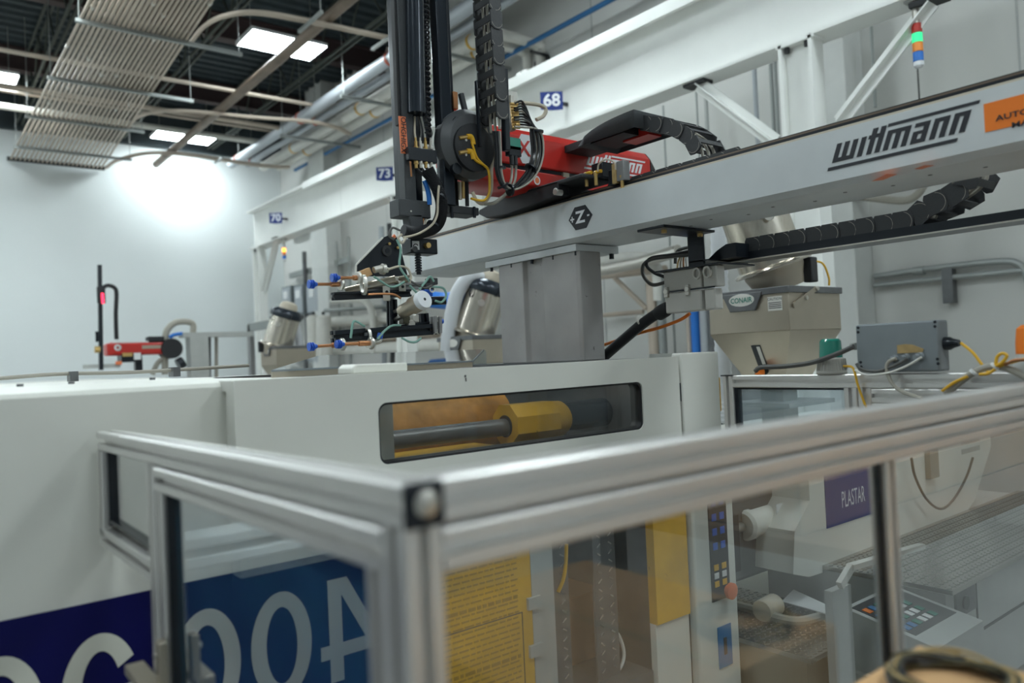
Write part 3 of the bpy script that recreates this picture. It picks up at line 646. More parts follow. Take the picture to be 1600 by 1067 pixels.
MB().box((2.66,YG-.0345,-1.28),(2.68,YG-.033,-1.21)).build('key_switch', 'dark', lb, smooth=False)
# injection unit
YI = 2.0
iu = part('injection_cover', MB().flat(V((0,YI,0)), X1, Z1, [(3.17,-1.05),(3.30,-1.09),(4.1,-1.12),(4.95,-1.12),(5.2,-1.02),(5.5,-.72),(5.5,-.52),(3.34,-.52),(3.34,-.74),(3.20,-.86)], -1.2), 'machine', smooth=False)
a, b, c = aY(1288,748,YI-.002), aY(1364,742,YI-.002), aY(1292,826,YI-.002)
nb = bx((a.x,YI-.003,c.z),(4.0,YI,-.53)).build('name_plate', 'sign_blue', iu, smooth=False)
pp = aY(1333,777,YI-.003); text('lettering', 'PLASTAR', 'sign_white', nb, pp, X1, Z1, .115, sx=.5)
t1 = tb(LY(YI-.05,(1424,715),(1430,745),(1448,780),(1470,795),(1490,780),(1510,745),(1520,715)), .007); part('hanging_cable', t1, 'cable_dark')
for i in range(3): bx((5.05,YI-.002,-.60-.06*i),(5.32,YI,-.57-.06*i)).build('vent_mark', 'jgrey', iu, smooth=False)
bx((4.55,YI-.03,-.80),(4.66,YI,-.52)).build('bracket', 'cable_grey', iu, smooth=False); bx((4.2,YI-.002,-.66),(4.36,YI,-.6)).build('label', 'paper', iu, smooth=False)
cy = part('cylinder', MB().lathe(aY(1160,822,2.2),aY(1285,782,2.2),[(0,.06),(.015,.072),(.05,.072),(.06,.064),(.75,.064)],24), 'machine')
p, q = aY(1120,834,2.2), aY(1162,822,2.2); part('piston_rod', MB().cyl(p,q,.022,n=16), 'zinc')
p = aY(1222,797,2.13); bx(p+V((-.05,0,-.03)),p+V((.01,-.004,.035))).build('label', 'paper', cy, smooth=False); bx(p+V((.012,0,-.03)),p+V((.07,-.004,.035))).build('label', 'brass', cy, smooth=False)
part('guide_bracket', bx((2.86,2.1,-1.0),(2.92,2.2,-.75)), 'dark', smooth=False); part('barrel_cover', bx((2.85,2.2,-1.1),(3.6,2.7,-.62)), 'darksteel', bevel=.02)
def tread(name, x0, x1, y0_, y1_, z, th=.02, parent=mc):
    o = part(name, bx((x0,y0_,z-th),(x1,y1_,z)), 'plate', parent, smooth=False); mbt = MB(); i = 0; y = y0_+.02
    while y < y1_-.01:
        x = x0+.02+(.02 if i % 2 else 0)
        while x < x1-.01:
            s = 1 if i % 2 else -1; mbt.bar((x-.010,y-.004*s,z),(x+.010,y+.004*s,z),.005,.006,(0,0,1)); x += .04
        y += .024; i += 1
    tag(mbt.build('tread_studs', 'plate', o, smooth=False), kind='stuff'); return o
tread('deck_plate', 2.82, 3.42, 1.72, 2.6, -1.26); tread('deck_plate', 3.42, 5.9, 1.42, 2.0, -1.06)
part('deck_side', bx((2.82,1.74,-1.6),(3.36,2.6,-1.28)), 'sheet', smooth=False)
cb = part('side_cabinet', MB().box((3.42,1.45,-1.6),(5.9,2.3,-1.082)).box((2.95,1.45,-1.6),(3.42,1.70,-1.32)), 'jgrey', smooth=False)
bx((2.95,1.444,-1.32),(5.9,1.45,-1.31)).build('seam', 'dark', cb, smooth=False); bx((3.72,1.444,-1.6),(3.726,1.45,-1.09)).build('seam', 'dark', cb, smooth=False); bx((4.75,1.444,-1.6),(4.756,1.45,-1.09)).build('seam', 'dark', cb, smooth=False)
soc = bx((3.5,1.438,-1.2),(3.7,1.45,-1.09)).build('socket_plate', 'darksteel', cb, smooth=False); MB().cyl((3.58,1.43,-1.15),(3.58,1.44,-1.15),.03,n=14).build('socket', 'black', soc)
# slanted key panel
mbp = MB().sweep((2.98,0,0),(3.40,0,0),[(b,-a) for a, b in ((1.30,-1.32),(1.30,-1.15),(1.66,-1.08),(1.66,-1.32))],(0,0,1)); kc = part('operator_panel', mbp, 'jgrey', smooth=False)
Wd = (V((0,1.66,-1.08))-V((0,1.30,-1.15)))
pl = MB().flat(V((3.0,1.30,-1.15)), X1*.38, Wd, [(.02,.25),(.98,.25),(.98,.95),(.02,.95)], .002).build('panel_face', 'dark', kc, smooth=False)
for i in range(6):
    for j in range(4):
        m = ('label_blue','label_blue','l_green','paper','paper','l_green')[i] if j < 3 else ('orange','label_blue','l_green','l_green','paper','label_blue')[i]
        m = {'l_green':'beacon_green'}.get(m, m)
        MB().flat(V((3.0,1.30,-1.15))+Z1*.002, X1*.38, Wd, [(.06+.12*i,.34+.14*j),(.14+.12*i,.34+.14*j),(.14+.12*i,.43+.14*j),(.06+.12*i,.43+.14*j)], .003).build('key', m, pl, smooth=False)
# clipboard arm and grey post in front of it
ap = part('grey_post', bx(aY(1300,925,1.5),V((aY(1330,925,1.5).x,1.53,-1.6))), 'jgrey', smooth=False)
part('clip_arm', MB().bar(aY(1312,915,1.48),aY(1330,885,1.48),.03,.02).bar(aY(1328,886,1.48),aY(1440,853,1.48),.02,.03), 'cable_white', smooth=False)
part('paper_sheet', MB().tube(LY(1.9,(1222,935),(1250,948),(1290,952)), .05, 6), 'paper') if False else None
pg = MB(); P0 = [aZ(x,y,-1.2) for x, y in ((1222,940),(1240,922),(1296,948),(1298,962))]; pg.add([p for p in P0]+[p+V((0,0,.004)) for p in P0], [(0,1,2,3),(4,5,6,7),(0,1,5,4),(1,2,6,5),(2,3,7,6),(3,0,4,7)])
tag(pg.build('paper_sheet', 'paper', smooth=False), 'crumpled white paper lying on the tread plate deck', 'paper')
rl = tag(MB().lathe(aZ(1190,955,-1.2),aZ(1222,938,-1.2),[(0,.045),(.01,.05),(.12,.05)],20).build('roll', 'cable_tan'), 'tan roll lying on the tread plate beside the white paper', 'roll')
tag(tb(LZ(-1.22,(1150,945),(1180,953),(1215,965),(1250,970),(1290,960)), .02).build('hose', 'cable_grey'), 'brownish hose lying across the tread plate deck', 'hose')
# items on top of the press
t = thing('acrylic_lid', 'clear acrylic lid with dark edges lying on top of the press', 'lid', (1.3,3.0,-.03))
q = [aX(420,573,1.02),aX(770,562,1.9)]
zl = .03; P4 = [V((.95,2.45,-.012)),V((1.75,2.45,-.012)),V((2.36,3.2,.04)),V((1.46,3.2,.04))]
MB().add(P4+[p+Z1*.004 for p in P4],[(0,1,2,3),(4,5,6,7),(0,1,5,4),(1,2,6,5),(2,3,7,6),(3,0,4,7)]).build('sheet', 'acrylic', t, smooth=False)
for a, b in ((0,1),(1,2),(2,3),(3,0)): MB().bar(P4[a],P4[b],.006,.006).build('edge_trim', 'boxgrey', t, smooth=False)
bx((.95,2.45,-.034),(1.75,2.46,-.014)).build('front_rim', 'sheet', t, smooth=False); bx((1.5,3.18,-.034),(2.36,3.2,.038)).build('rear_rim', 'acrylic', t, smooth=False)
t = thing('top_bracket', 'white bent bracket lying on top of the press beside the acrylic lid', 'bracket', (1.12,2.2,-.03))
MB().flat(V((0,2.2,0)), X1, Z1, [(1.06,-.031),(1.06,-.012),(1.075,-.002),(1.25,-.004),(1.25,-.031)], .1).build('bracket_body', 'machine', t, bevel=.004)
t = thing('top_cable', 'grey cable strung along the top of the press', 'cable', (0,3.6,0))
tb([(-3,3.65,-.01),(-1,3.66,.0),(.1,3.65,-.0),(.5,3.64,.012),(.8,3.64,.006),(1.3,3.64,.014)], .008, 8).build('cable', 'cable_grey', t)
for x in (.2, .55, .95): bx((x,3.6,-.022),(x+.03,3.68,.02)).build('clip', 'darksteel', t, smooth=False)
#@@PART3
# ================================================================== LINEAR ROBOT
rb = thing('linear_robot', 'grey beam robot with red arm and black mast mounted on the press', 'robot', (2.6,2.9,-.035))
def rp(name, mb, m, p=rb, **k): return mb.build(name, m, p, **k)
BXF = 2.44
co = rp('column', MB().sweep((0,0,-.035),(0,0,.475),[(y,-x) for x, y in ((2.47,3.187),(2.47,2.99),(2.492,2.975),(2.492,2.85),(2.47,2.835),(2.47,2.60),(2.475,2.576),(2.61,2.576),(2.61,3.187))],(0,1,0)), 'column', smooth=False, bevel=.004)
pt = rp('mounting_plate', bx((2.462,2.585,.475),(2.745,3.29,.508)), 'beam', bevel=.002)
for px, py in ((767,415),(799,411),(830,404),(864,397),(899,391)):
    p = aX(px,py,2.472); MB().cyl((2.476,p.y,.455),(2.476,p.y,.475),.0085,n=10).build('bolt', 'black', pt)
MB().cyl((2.72,2.61,.45),(2.72,2.61,.475),.012,n=10).build('bolt', 'black', pt)
bm_ = rp('beam', MB().sweep((0,-.55,0),(0,4.02,0),[(z,x) for x, z in ((BXF,.699),(BXF,.532),(2.462,.512),(2.752,.512),(2.752,.699),(2.60,.704),(2.462,.704))],(0,0,1)), 'beam', smooth=False)
for x0, x1, z0, z1, m in ((2.462,2.475,.702,.712,'cable_tan'), (2.48,2.50,.702,.727,'black'), (2.503,2.512,.702,.736,'rail_brown'), (2.515,2.535,.702,.744,'rail_brown'), (2.54,2.58,.702,.754,'black'), (2.70,2.74,.702,.73,'black')):
    bx((x0,-.55,z0),(x1,4.0,z1)).build('guide_rail', m, bm_, smooth=False)
p = aX(1300,252,BXF); logo('logo', 'ink', bm_, V((BXF,p.y,.593)), -Y1, Z1, .0735, .059)
hx = hexa('axis_sign', 'ink', bm_, V((BXF,2.523,.616)), -Y1, Z1, .078, .052, .0015)
text('axis_letter', 'Z', 'logo_white', hx, V((BXF-.0016,2.523,.616)), -Y1, Z1, .075, bold=.03, sx=1.2); text('axis_letter', '+', 'logo_white', hx, V((BXF-.0016,2.575,.612)), -Y1, Z1, .05, bold=.03); text('axis_letter', '-', 'logo_white', hx, V((BXF-.0016,2.470,.622)), -Y1, Z1, .05, bold=.03)
p, q = aX(1537,163,BXF), aX(1540,207,BXF)
sg = bx((BXF-.0015,.45,q.z),(BXF,p.y,p.z)).build('warning_label', 'orange', bm_, smooth=False)
p = aX(1556,186,BXF-.002); text('lettering', 'AUTO', 'ink', sg, p, -Y1, Z1, .022, align='LEFT', bold=.02, sx=1.35); p = aX(1580,190,BXF-.002); text('lettering', 'MA', 'ink', sg, p+V((0,0,-.012)), -Y1, Z1, .022, align='LEFT', bold=.02, sx=1.35)
for pl_ in ([(1362,283),(1385,272),(1402,272),(1380,281)], [(1428,264),(1445,258),(1460,258),(1440,264)]):
    pts = [aZ(x,y,.5115) for x, y in pl_]; MB().add(pts+[p+V((0,0,-.0006)) for p in pts],[(0,1,2,3),(4,5,6,7)]).build('label_scrap', 'orange_red', bm_, smooth=False)
for i in range(12):
    y = .5+i*.14; x = 2.56+.05*(i % 2); MB().cyl((x,y,.5125),(x,y,.511),.007,n=8).build('hole', 'black', bm_)
# cable tray under the beam with its chain
XT = 2.95
p, q = aX(1108,398,XT), aX(1602,325,XT)
bk = rp('tray_bracket', MB().box((2.46,2.06,.500),(2.80,2.206,.512)).box((2.79,2.12,.36),(2.802,2.206,.512)), 'black', bevel=.003)
for x in (2.52, 2.76): MB().cyl((x,2.11,.487),(x,2.11,.50),.012,n=6).build('bolt', 'brass', bk)
tr = rp('cable_tray', MB().box((XT,-.5,.383),(XT+.16,2.2,.389)).box((XT,-.5,.389),(XT+.004,2.2,.416)).box((XT+.156,-.5,.389),(XT+.16,2.2,.416)).box((2.79,2.10,.383),(XT+.16,2.2,.389)), 'black', smooth=False)
bx((XT-.004,-.5,.379),(XT+.010,2.2,.383)).build('edge_strip', 'zinc', tr, smooth=False)
def chain(name, pts, w, h, X, plen, label=None, cover=True, m='chain', caxis='X', r=.016):
    """energy chain: inner cables as the part, every link a sub-part; pts in 3-D along the chain"""
    P = [V(p) for p in pts]; L = [0]
    for a, b in zip(P, P[1:]): L.append(L[-1]+(b-a).length)
    def at(s):
        for i in range(len(P)-1):
            if s <= L[i+1] or i == len(P)-2: t = (s-L[i])/max(1e-6, L[i+1]-L[i]); return P[i].lerp(P[i+1], t)
    c = rp(name, MB(), 'cable_dark'); 
    mbc = MB()
    ax = X1 if caxis == 'X' else Y1
    for k, mm in enumerate((-.28, 0, .28)): mbc.tube([p+ax*(w*mm) for p in P], min(w, h)*.11, 6, 3)
    bpy.data.objects.remove(c); c = mbc.build(name, 'cable_grey', rb)
    if label: c['label'] = label
    n = int(L[-1]/plen)
    for i in range(n):
        a, b = at(i*plen), at((i+1)*plen); d = (b-a); e = d.normalized(); b2 = a+d+e*(plen*.12); up = ax.cross(e) if True else Z1
        mbl = MB()
        for s in (-1, 1):
            wo = w/2+(.004 if i % 2 else 0); o0, o1 = a+ax*(s*wo), b2+ax*(s*wo)
            hh_ = h/2
            poly = [(-hh_, 0), (hh_, 0)]
            m_ = (o0+o1)/2; U = e*((b2-a).length); W = up*h
            mbl.flat(m_-ax*(.004), U, W, [(-.40,-.5),(.36,-.5),(.5,-.2),(.5,.2),(.36,.5),(-.36,.5),(-.5,.3),(-.42,0),(-.5,-.3)], .008)
        for s in (-1, 1):
            q0 = (a+b)/2+up*(s*(h/2-.004)); mbl.bar(q0-ax*(w/2), q0+ax*(w/2), plen*.36, .006, e)
        nf = len(mbl.f); rr = h*.47; oc = (a+b2)/2+e*(plen*.5-rr)-ax*(wo+.0046)
        mbl.ring(oc, e, up, rr, rr, rr-.0015, rr-.0015, t0=-75, t1=75, n=10, th=.001)      # worn bright edge of each link
        lk = mbl.build('chain_link', m, c, smooth=False); lk.data.materials.append(MATS['cable_grey'])
        for f_ in lk.data.polygons[nf:]: f_.material_index = 1
    return c
zc0 = .389+.048
chain('energy_chain', [(XT+.08,y,zc0) for y in (2.02,1.7,1.4,1.28)]+LX(XT+.08,(1462,322),(1490,314),(1514,300),(1530,285),(1535,272),(1530,262)), .14, .08, 0, .072)
MB().flat(V((XT+.01,2.16,.389)), -Y1, Z1, [(0,0),(.06,.04),(.11,.062),(.16,.062),(.16,0)], .10).build('chain_anchor', 'black', tr, smooth=False)
# connector box hanging below
cbx = rp('connector_plate', bx((2.72,1.99,.352),(2.98,2.34,.360)), 'black', smooth=False)
hb = rp('connector_housing', bx((2.74,2.10,.262),(2.80,2.31,.352)), 'housing', bevel=.005)
bx((2.738,2.105,.163),(2.80,2.305,.255)).build('lower_shell', 'housing', hb, bevel=.006)
hb2 = rp('connector_housing', bx((2.74,2.02,.262),(2.80,2.09,.352)), 'housing', bevel=.005); bx((2.742,2.035,.163),(2.80,2.09,.255)).build('lower_shell', 'housing', hb2, bevel=.006)
for y in (2.115, 2.06): MB().ring(V((2.737,y,.325)), -Y1, Z1, .021, .026, .014, .018, n=24, th=.012).build('locking_ring', 'cable_white', hb2)
bx((2.735,2.03,.256),(2.74,2.31,.262)).build('gap', 'black', hb, smooth=False)
for y in (2.29, 2.17): MB().box((2.725,y-.01,.235),(2.74,y+.012,.282)).cyl((2.722,y,.262),(2.74,y,.262),.013,n=10).build('clip', 'zinc', hb, bevel=.002)
rp('cable', tb(LX(2.8,(1043,440),(1020,445),(1006,432),(1005,415),(1018,405),(1045,401),(1078,398)), .009), 'cable_dark')
rp('cable', tb(LX(2.8,(1043,434),(1022,426),(1010,414),(1018,403),(1050,398),(1080,392)), .008), 'rubber')
rp('cable', tb(LX(2.86,(1055,412),(1056,398),(1062,390),(1078,386)), .008), 'cable_dark')
for k in range(4): rp('wire', tb(LX(2.88,(1058+5*k,420),(1060+4*k,408-2*k),(1066+3*k,396),(1078,390)), .004, 6), ('brass','cable_tan','copper','cable_white')[k])
rp('main_hose', tb(LX(2.78,(1046,480),(1030,488),(1005,505),(975,530),(945,556),(930,570)), .026, 14), 'rubber')
MB().lathe(aX(1046,480,2.78),aX(1018,497,2.78),[(0,.03),(.03,.034),(.07,.034),(.08,.028)],16).build('hose_boot', 'rubber', hb)
rp('orange_cable', tb(LX(2.82,(1078,490),(1062,500),(1030,512),(1000,520),(970,530),(940,540)), .008), 'orange')
MB().lathe(aX(1003,501,2.78),aX(998,505,2.78),[(0,.031),(.008,.031)],14).build('cable_tie', 'cable_white', hb)
# carriage on the beam
cg = rp('carriage', MB().box((2.43,2.66,.735),(2.80,3.12,.79)).sweep((2.40,0,0),(2.47,0,0),[(b,-a) for a, b in ((3.25,.755),(3.24,.775),(3.05,.80),(2.62,.80),(2.62,.735),(3.0,.712),(3.18,.722))],(0,0,1)), 'rubber', bevel=.004)
MB().box((2.40,2.46,.785),(2.62,2.84,.803)).build('deck', 'hood', cg, bevel=.006)
p = aX(868,299,2.398); MB().cyl(p,p+V((-.002,0,0)),.016,n=20).build('warning_dot', 'paper', cg); MB().flat(p+V((-.0022,0,0)), -Y1*.01, Z1*.01, [(-.3,-1),(.3,-1),(.3,0),(1,0),(0,1),(-1,0),(-.3,0)], .001).build('arrow', 'orange_red', cg, smooth=False)
MB().cyl((2.40,2.60,.74),(2.36,2.60,.74),.014,n=12).build('roller', 'zinc', cg)
# red arm
YA = 2.8
def yz(pts): return [(b, -a) for a, b in pts]
ra = rp('arm', MB().sweep((2.02,0,0),(3.26,0,0),yz(((YA,.905),(YA,1.045),(2.835,1.088),(3.02,1.088),(3.06,1.045),(3.06,.905))),(0,0,1)), 'red', bevel=.008)
MB().sweep((2.02,0,0),(3.10,0,0),yz(((YA+.012,.885),(YA+.012,.905),(3.05,.905),(3.05,.885))),(0,0,1)).build('slot', 'black', ra, smooth=False)
MB().sweep((2.05,0,0),(3.06,0,0),yz(((YA,.815),(YA,.885),(3.06,.885),(3.06,.815),(3.0,.79),(YA+.05,.79))),(0,0,1)).build('lower_cover', 'red', ra, bevel=.006)
MB().add([V((3.26,YA,.905)),V((3.26,YA,1.045)),V((3.26,2.835,1.088)),V((3.26,3.02,1.088)),V((3.26,3.06,1.045)),V((3.26,3.06,.905)),V((3.34,YA+.03,.93)),V((3.335,YA+.03,1.0)),V((3.33,2.85,1.03)),V((3.33,3.0,1.03)),V((3.335,3.04,1.0)),V((3.34,3.04,.93))],
         [(i,(i+1) % 6,6+(i+1) % 6,6+i) for i in range(6)]+[(6,7,8,9,10,11)]).build('end_cap', 'rubber', ra, bevel=.006)
logo('logo', 'logo_white', ra, V((2.765,YA-.0005,.958)), X1, Z1, .073, .052)
hx2 = hexa('axis_sign', 'logo_white', ra, V((2.375,YA-.001,.985)), X1, Z1, .075, .07, .0012)
text('axis_letter', 'X', 'red', hx2, V((2.355,YA-.0024,.985)), X1, Z1, .105, bold=.015); text('axis_letter', '-', 'red', hx2, V((2.415,YA-.0024,.988)), X1, Z1, .08, bold=.02)
p = aY(839,282,YA); MB().ring(p, X1, Z1, .020, .022, .0, .0, n=24, th=.0015).build('warning_dot', 'paper', ra); MB().ring(p, X1, Z1, .013, .015, .0, .0, n=16, th=.0025).build('warning_hand', 'orange_red', ra)
bx((2.60,YA-.004,.878),(2.64,YA+.01,.90)).build('latch', 'sheet', ra, smooth=False)
bx((2.95,YA,1.043),(2.955,2.836,1.09)).build('seam', 'logo_white', ra, smooth=False)
# valve and fittings standing beside the arm
fx = rp('valve_block', bx((2.50,2.43,.79),(2.585,2.50,.86)), 'black', bevel=.004)
p = aX(958,278,2.47); bx(p+V((0,-.05,-.03)),p+V((.05,.03,.04))).build('valve_body', 'black', fx, bevel=.004)
MB().box(aX(968,275,2.45)+V((0,-.025,-.02)),aX(968,262,2.45)+V((.04,.02,.03))).build('coil', 'alu_dark', fx, bevel=.003)
bx(aX(958,280,2.455)+V((-.002,-.022,-.02)),aX(958,275,2.46)+V((.01,.0,.05))).build('clamp', 'tape', fx, smooth=False)
for px, py in ((916,276),(931,274),(972,280)):
    p = aX(px,py,2.46); MB().cyl(p+V((0,0,-.045)),p,.008,n=10).lathe(p,p+Z1,[(0,.010),(.015,.012),(.02,.006)],10).build('elbow', 'brass', fx)
    if px < 960: tb([p+V((0,0,.012)),p+V((0,-.02,.014)),p+V((0,-.035,.012))], .008).build('fitting', 'yellow_wire', fx)
tb(LX(2.45,(934,268),(936,256),(948,249),(960,254),(962,265)), .004).build('wire', 'cable_tan', fx)
# black hood and arching chain
hd = rp('chain_hood', MB(), 'hood'); bpy.data.objects.remove(hd)
x0, x1, y0, y1 = 2.56, 2.83, 2.28, 2.64
mbh = MB(); N = 8; top = []
for i in range(N+1):
    f = i/N; y = y0+(y1-y0)*f; z = .985+.078*math.sqrt(max(0, 1-f**2.2)); top.append((y, z))
gv = []
for i, (y, z) in enumerate(top):
    gv += [V((x0,y,.985)),V((x0,y,z)),V((x1,y,z+.0*(1))),V((x1,y,.985))]
fs = []
for i in range(N):
    A, B = 4*i, 4*(i+1); fs += [(A,B,B+1,A+1),(A+1,B+1,B+2,A+2),(A+2,B+2,B+3,A+3)]
fs += [(0,1,2,3)]
hd = rp('chain_hood', mbh.add(gv, fs), 'hood', smooth=True, ang=30)
md = hd.modifiers.new('solid', 'SOLIDIFY'); md.thickness = .004
MB().box((2.62,2.40,1.0),(2.80,2.85,1.035)).build('hood_stand', 'rubber', hd, smooth=False); MB().box((2.72,2.34,.992),(2.81,2.50,1.03)).build('hood_hinge', 'red', hd, smooth=False)
chain('energy_chain', [(2.70,2.30,1.018)]+LX(2.70,(1062,200),(1082,210),(1098,222),(1106,236),(1108,247)), .15, .066, 0, .062)
chain('energy_chain', [(2.67,2.5,.758),(2.67,2.2,.758),(2.67,1.72,.758)], .13, .05, 0, .072)
# ------------------------------------------------------------------ mast (leans slightly, so all points come from the picture plane)
YM = 2.8
def vb(name, ax_, ay0, bx_, by0, wx, wy, m, Y=YM, par=rb, dy=0, **k):     # vertical bar between two picture points, wx wide, wy deep
    a, b = aY(ax_,ay0,Y), aY(bx_,by0,Y); a.y += dy; b.y += dy
    return MB().bar(a, b, wx, wy, (1,0,0)).build(name, m, par, **k)
ms = vb('mast', 634,-60, 652,332, .10, .07, 'black', dy=.06, bevel=.006)
vb('side_rail', 612.5,-60, 622,196, .012, .03, 'rubber', par=ms, bevel=.002)
vb('side_plate', 622,-60, 639,332, .055, .05, 'hood', par=ms, bevel=.004)
lb_ = MB().bar(aY(628,182,YM-.027),aY(632,240,YM-.027),.034,.003,(1,0,0)).build('warning_label', 'orange_red', ms, smooth=False)
pA = aY(630,211,YM-.029); text('lettering', 'OHGHIGX', 'ink', lb_, pA, V((-.04,0,-1)), V((1,0,-.04)), .034, sx=.95, bold=.005)
a, b = aY(646.5,-60,YM-.04), aY(651,178,YM-.04); MB().cyl(a,b,.040,n=28).build('motor_tube', 'gloss_black', ms)
mbt = MB(); a, b = aY(664,-60,YM-.05), aY(669,215,YM-.05)
coil = [a.lerp(b, i/240)+V((.012*math.cos(i*.9),.012*math.sin(i*.9),0)) for i in range(241)]
mbt.tube(coil, .0045, 5, 1).build('spiral_cable', 'rubber', ms)
vb('cable_backing', 660,-60, 671,222, .05, .01, 'black', par=ms, dy=.03)
ch = vb('lift_channel', 681,-60, 699,322, .055, .06, 'gloss_black', dy=.0, bevel=.004)
vb('channel_lip', 670,-60, 688,320, .008, .05, 'gloss_black', par=ch, dy=-.02, bevel=.001)
vb('channel_back', 696,-60, 715,326, .06, .06, 'black', par=ch, dy=.06, bevel=.003)
vb('channel_edge', 704,-60, 712,150, .006, .03, 'zinc', par=ch, dy=.05)
p = aY(716,328,YM); MB().box(p+V((-.06,-.02,-.02)),p+V((.10,.08,.015))).build('foot_block', 'hood', ch, bevel=.004)
for px in (706, 741): q = aY(px,330,YM-.025); MB().cyl(q+Z1*.02,q-Z1*.03,.007,n=8).build('bolt', 'black', ch)
for px, py0, py1, m in ((718,284,312,'cable_tan'),(723,284,310,'brass'),(729,284,322,'rubber')):
    a, b = aY(px,py0,YM), aY(px+1,py1,YM); MB().cyl(a,b,.009,n=8).build('fitting', m, ch)
p = aY(712,160,YM+.02); MB().box(p+V((-.012,0,-.03)),p+V((.014,.03,.05))).build('sensor', 'copper', ch, bevel=.003)
MB().bar(aY(720,146,YM-.02),aY(732,196,YM-.02),.022,.02,(1,0,0)).build('arm_lever', 'hood', ch, bevel=.003)
# manifold and hoses below the motor tube
mf = MB().box(aY(639,249,YM-.055),aY(678,237,YM-.03)).build('manifold', 'black', ms, bevel=.003)
for i, px in enumerate((650,657,665,673)):
    q = aY(px,232,YM-.045); MB().lathe(q-Z1*.004,q+Z1*.1,[(0,.010),(.012,.010),(.013,.007),(.035,.007),(.036,.0045),(.05,.0045)],10).build('fitting', ('brass','zinc','brass','zinc')[i], mf)
    tb([q+Z1*.04,aY(px-2+3*(i%2),205,YM-.03),aY(648+5*i,182,YM-.02)], .0045, 6).build('hose', ('cable_tan','cable_dark','cable_white','cable_dark')[i], mf)
    q = aY(px,254,YM-.045); MB().lathe(q+Z1*.006,q-Z1*.1,[(0,.010),(.012,.010),(.013,.007),(.03,.007)],10).build('fitting', ('brass','zinc')[i % 2], mf)
    tb([q-Z1*.02,aY(px+4,266,YM-.045),aY(668+3*i,280,YM-.05)], .006, 6).build('hose', 'rubber', mf)
MB().cyl(aY(641,252,YM-.05),aY(643,276,YM-.05),.004,n=8).build('pin', 'copper', mf)
hs = rp('corrugated_hose', tb(LY(YM-.06,(668,264),(676,280),(685,300),(690,320),(688,340),(680,354),(665,361),(648,364),(630,360)), .026, 14, 24, rib=.05), 'rubber')
tb(LY(YM-.09,(686,290),(685,298),(684,318),(683,335),(676,350),(660,362),(645,368),(630,371)), .005).build('wire', 'cable_tan', hs)
for px, py in ((688,307),(677,351)): p = aY(px,py,YM-.06); MB().lathe(p-V((.004,0,.006)),p+V((.004,0,.006)),[(0,.029),(.01,.029)],14).build('cable_tie', 'black', hs)
rp('blue_tube', MB().tube(LY(YM-.03,(663,282),(667,292),(670,305),(671,320)), .011, 10), 'blue_hose')
wk = rp('wrist_block', MB().box(aY(624,337,YM-.03),aY(657,320,YM+.05)), 'hood', bevel=.004)
MB().bar(aY(644,336,YM+.0),aY(647,362,YM+.0),.068,.06,(1,0,0)).build('wrist_body', 'hood', wk, bevel=.006)
p = aY(642,330,YM-.031); MB().cyl(p,p+V((0,-.003,0)),.004,n=8).build('screw', 'zinc', wk)
for px, py, m in ((660,326,'copper'),(664,322,'cable_tan')): tb(LY(YM-.02,(px,py),(px+2,340),(px-2,362)), .004, 6).build('wire', m, wk)
MB().box(aY(643,395,YM-.03),aY(668,378,YM+.05)).build('wrist_drive', 'black', wk, bevel=.005)
q = aY(650,384,YM-.031); text('marking', '@', 'paper', wk, q, X1, Z1, .04, bold=.02) if False else MB().box(q+V((-.018,-.001,-.016)),q+V((.016,0,.02))).build('marking', 'paper', wk, smooth=False)
MB().ring(q+V((-.002,-.0012,-.002)), X1, Z1, .013, .011, .009, .007, t0=20, t1=300, n=16, th=.001).build('marking_ring', 'ink', wk, smooth=False)
for px, m in ((666,'brass'),(645,'dark')): p = aY(px,390 if px < 650 else 384,YM-.03); MB().cyl(p,p+V((0,-.02,0)),.012,n=12).build('knob', m, wk)
sp = MB(); a = aY(653,398,YM); 
for i in range(7): sp.cyl(a-Z1*(.011*i),a-Z1*(.011*i+.006),.015,n=14)
sp.cyl(a+Z1*.02,a-Z1*.085,.010,n=12); sp.build('spring_stop', 'black', wk)
# gear cover
gc = rp('gear_cover', MB().lathe(aY(724,230,YM-.01),aY(724,230,YM-.01)-Y1,[(0,.155),(.05,.155),(.075,.135),(.085,.125)],40), 'gear_grey')
MB().lathe(aY(738,232,YM-.09),aY(738,232,YM-.09)-Y1,[(0,.105),(.02,.105),(.026,.09)],36).build('cover_plate', 'rubber', gc)
for px, py in ((712,192),(712,264)):
    p = aY(px,py,YM-.075); MB().cyl(p+V((0,.01,0)),p+V((0,-.012,0)),.024,n=16).build('recess', 'black', gc)
for py in (214, 237):
    p = aY(732,py,YM-.115); MB().cyl(p+V((-.05,.0,-.012)),p+V((-.005,0,0)),.009,n=10).build('fitting', 'brass', gc)
    tb([p+V((-.01,0,0)),p+V((.012,0,.002)),p+V((.02,0,-.012)),p+V((.024,0,-.03))], .012, 10).build('plug', 'yellow_wire', gc)
    q = aY(728,py+5,YM-.117); MB().cyl(q,q+V((0,-.003,0)),.006,n=8).build('screw', 'zinc', gc)
for k, st_ in enumerate(((737,222),(738,244))):
    tb(LY(YM-.12,st_,(745,246+6*k),(756,258),(763,266),(765,285),(764,302),(758,312),(748,313),(736,310)), .0055).build('wire', 'yellow_wire', gc)
tb(LY(YM-.10,(758,200),(764,225),(769,245),(768,265),(768,290),(765,305),(755,318),(745,314),(738,300)), .008).build('wire', 'cable_tan', gc)
tb(LY(YM-.10,(758,200),(761,230),(768,245)), .006).build('wire', 'cable_tan', gc)
tb(LY(YM-.10,(752,318),(770,318),(785,308),(795,298)), .008).build('wire', 'cable_grey', gc)
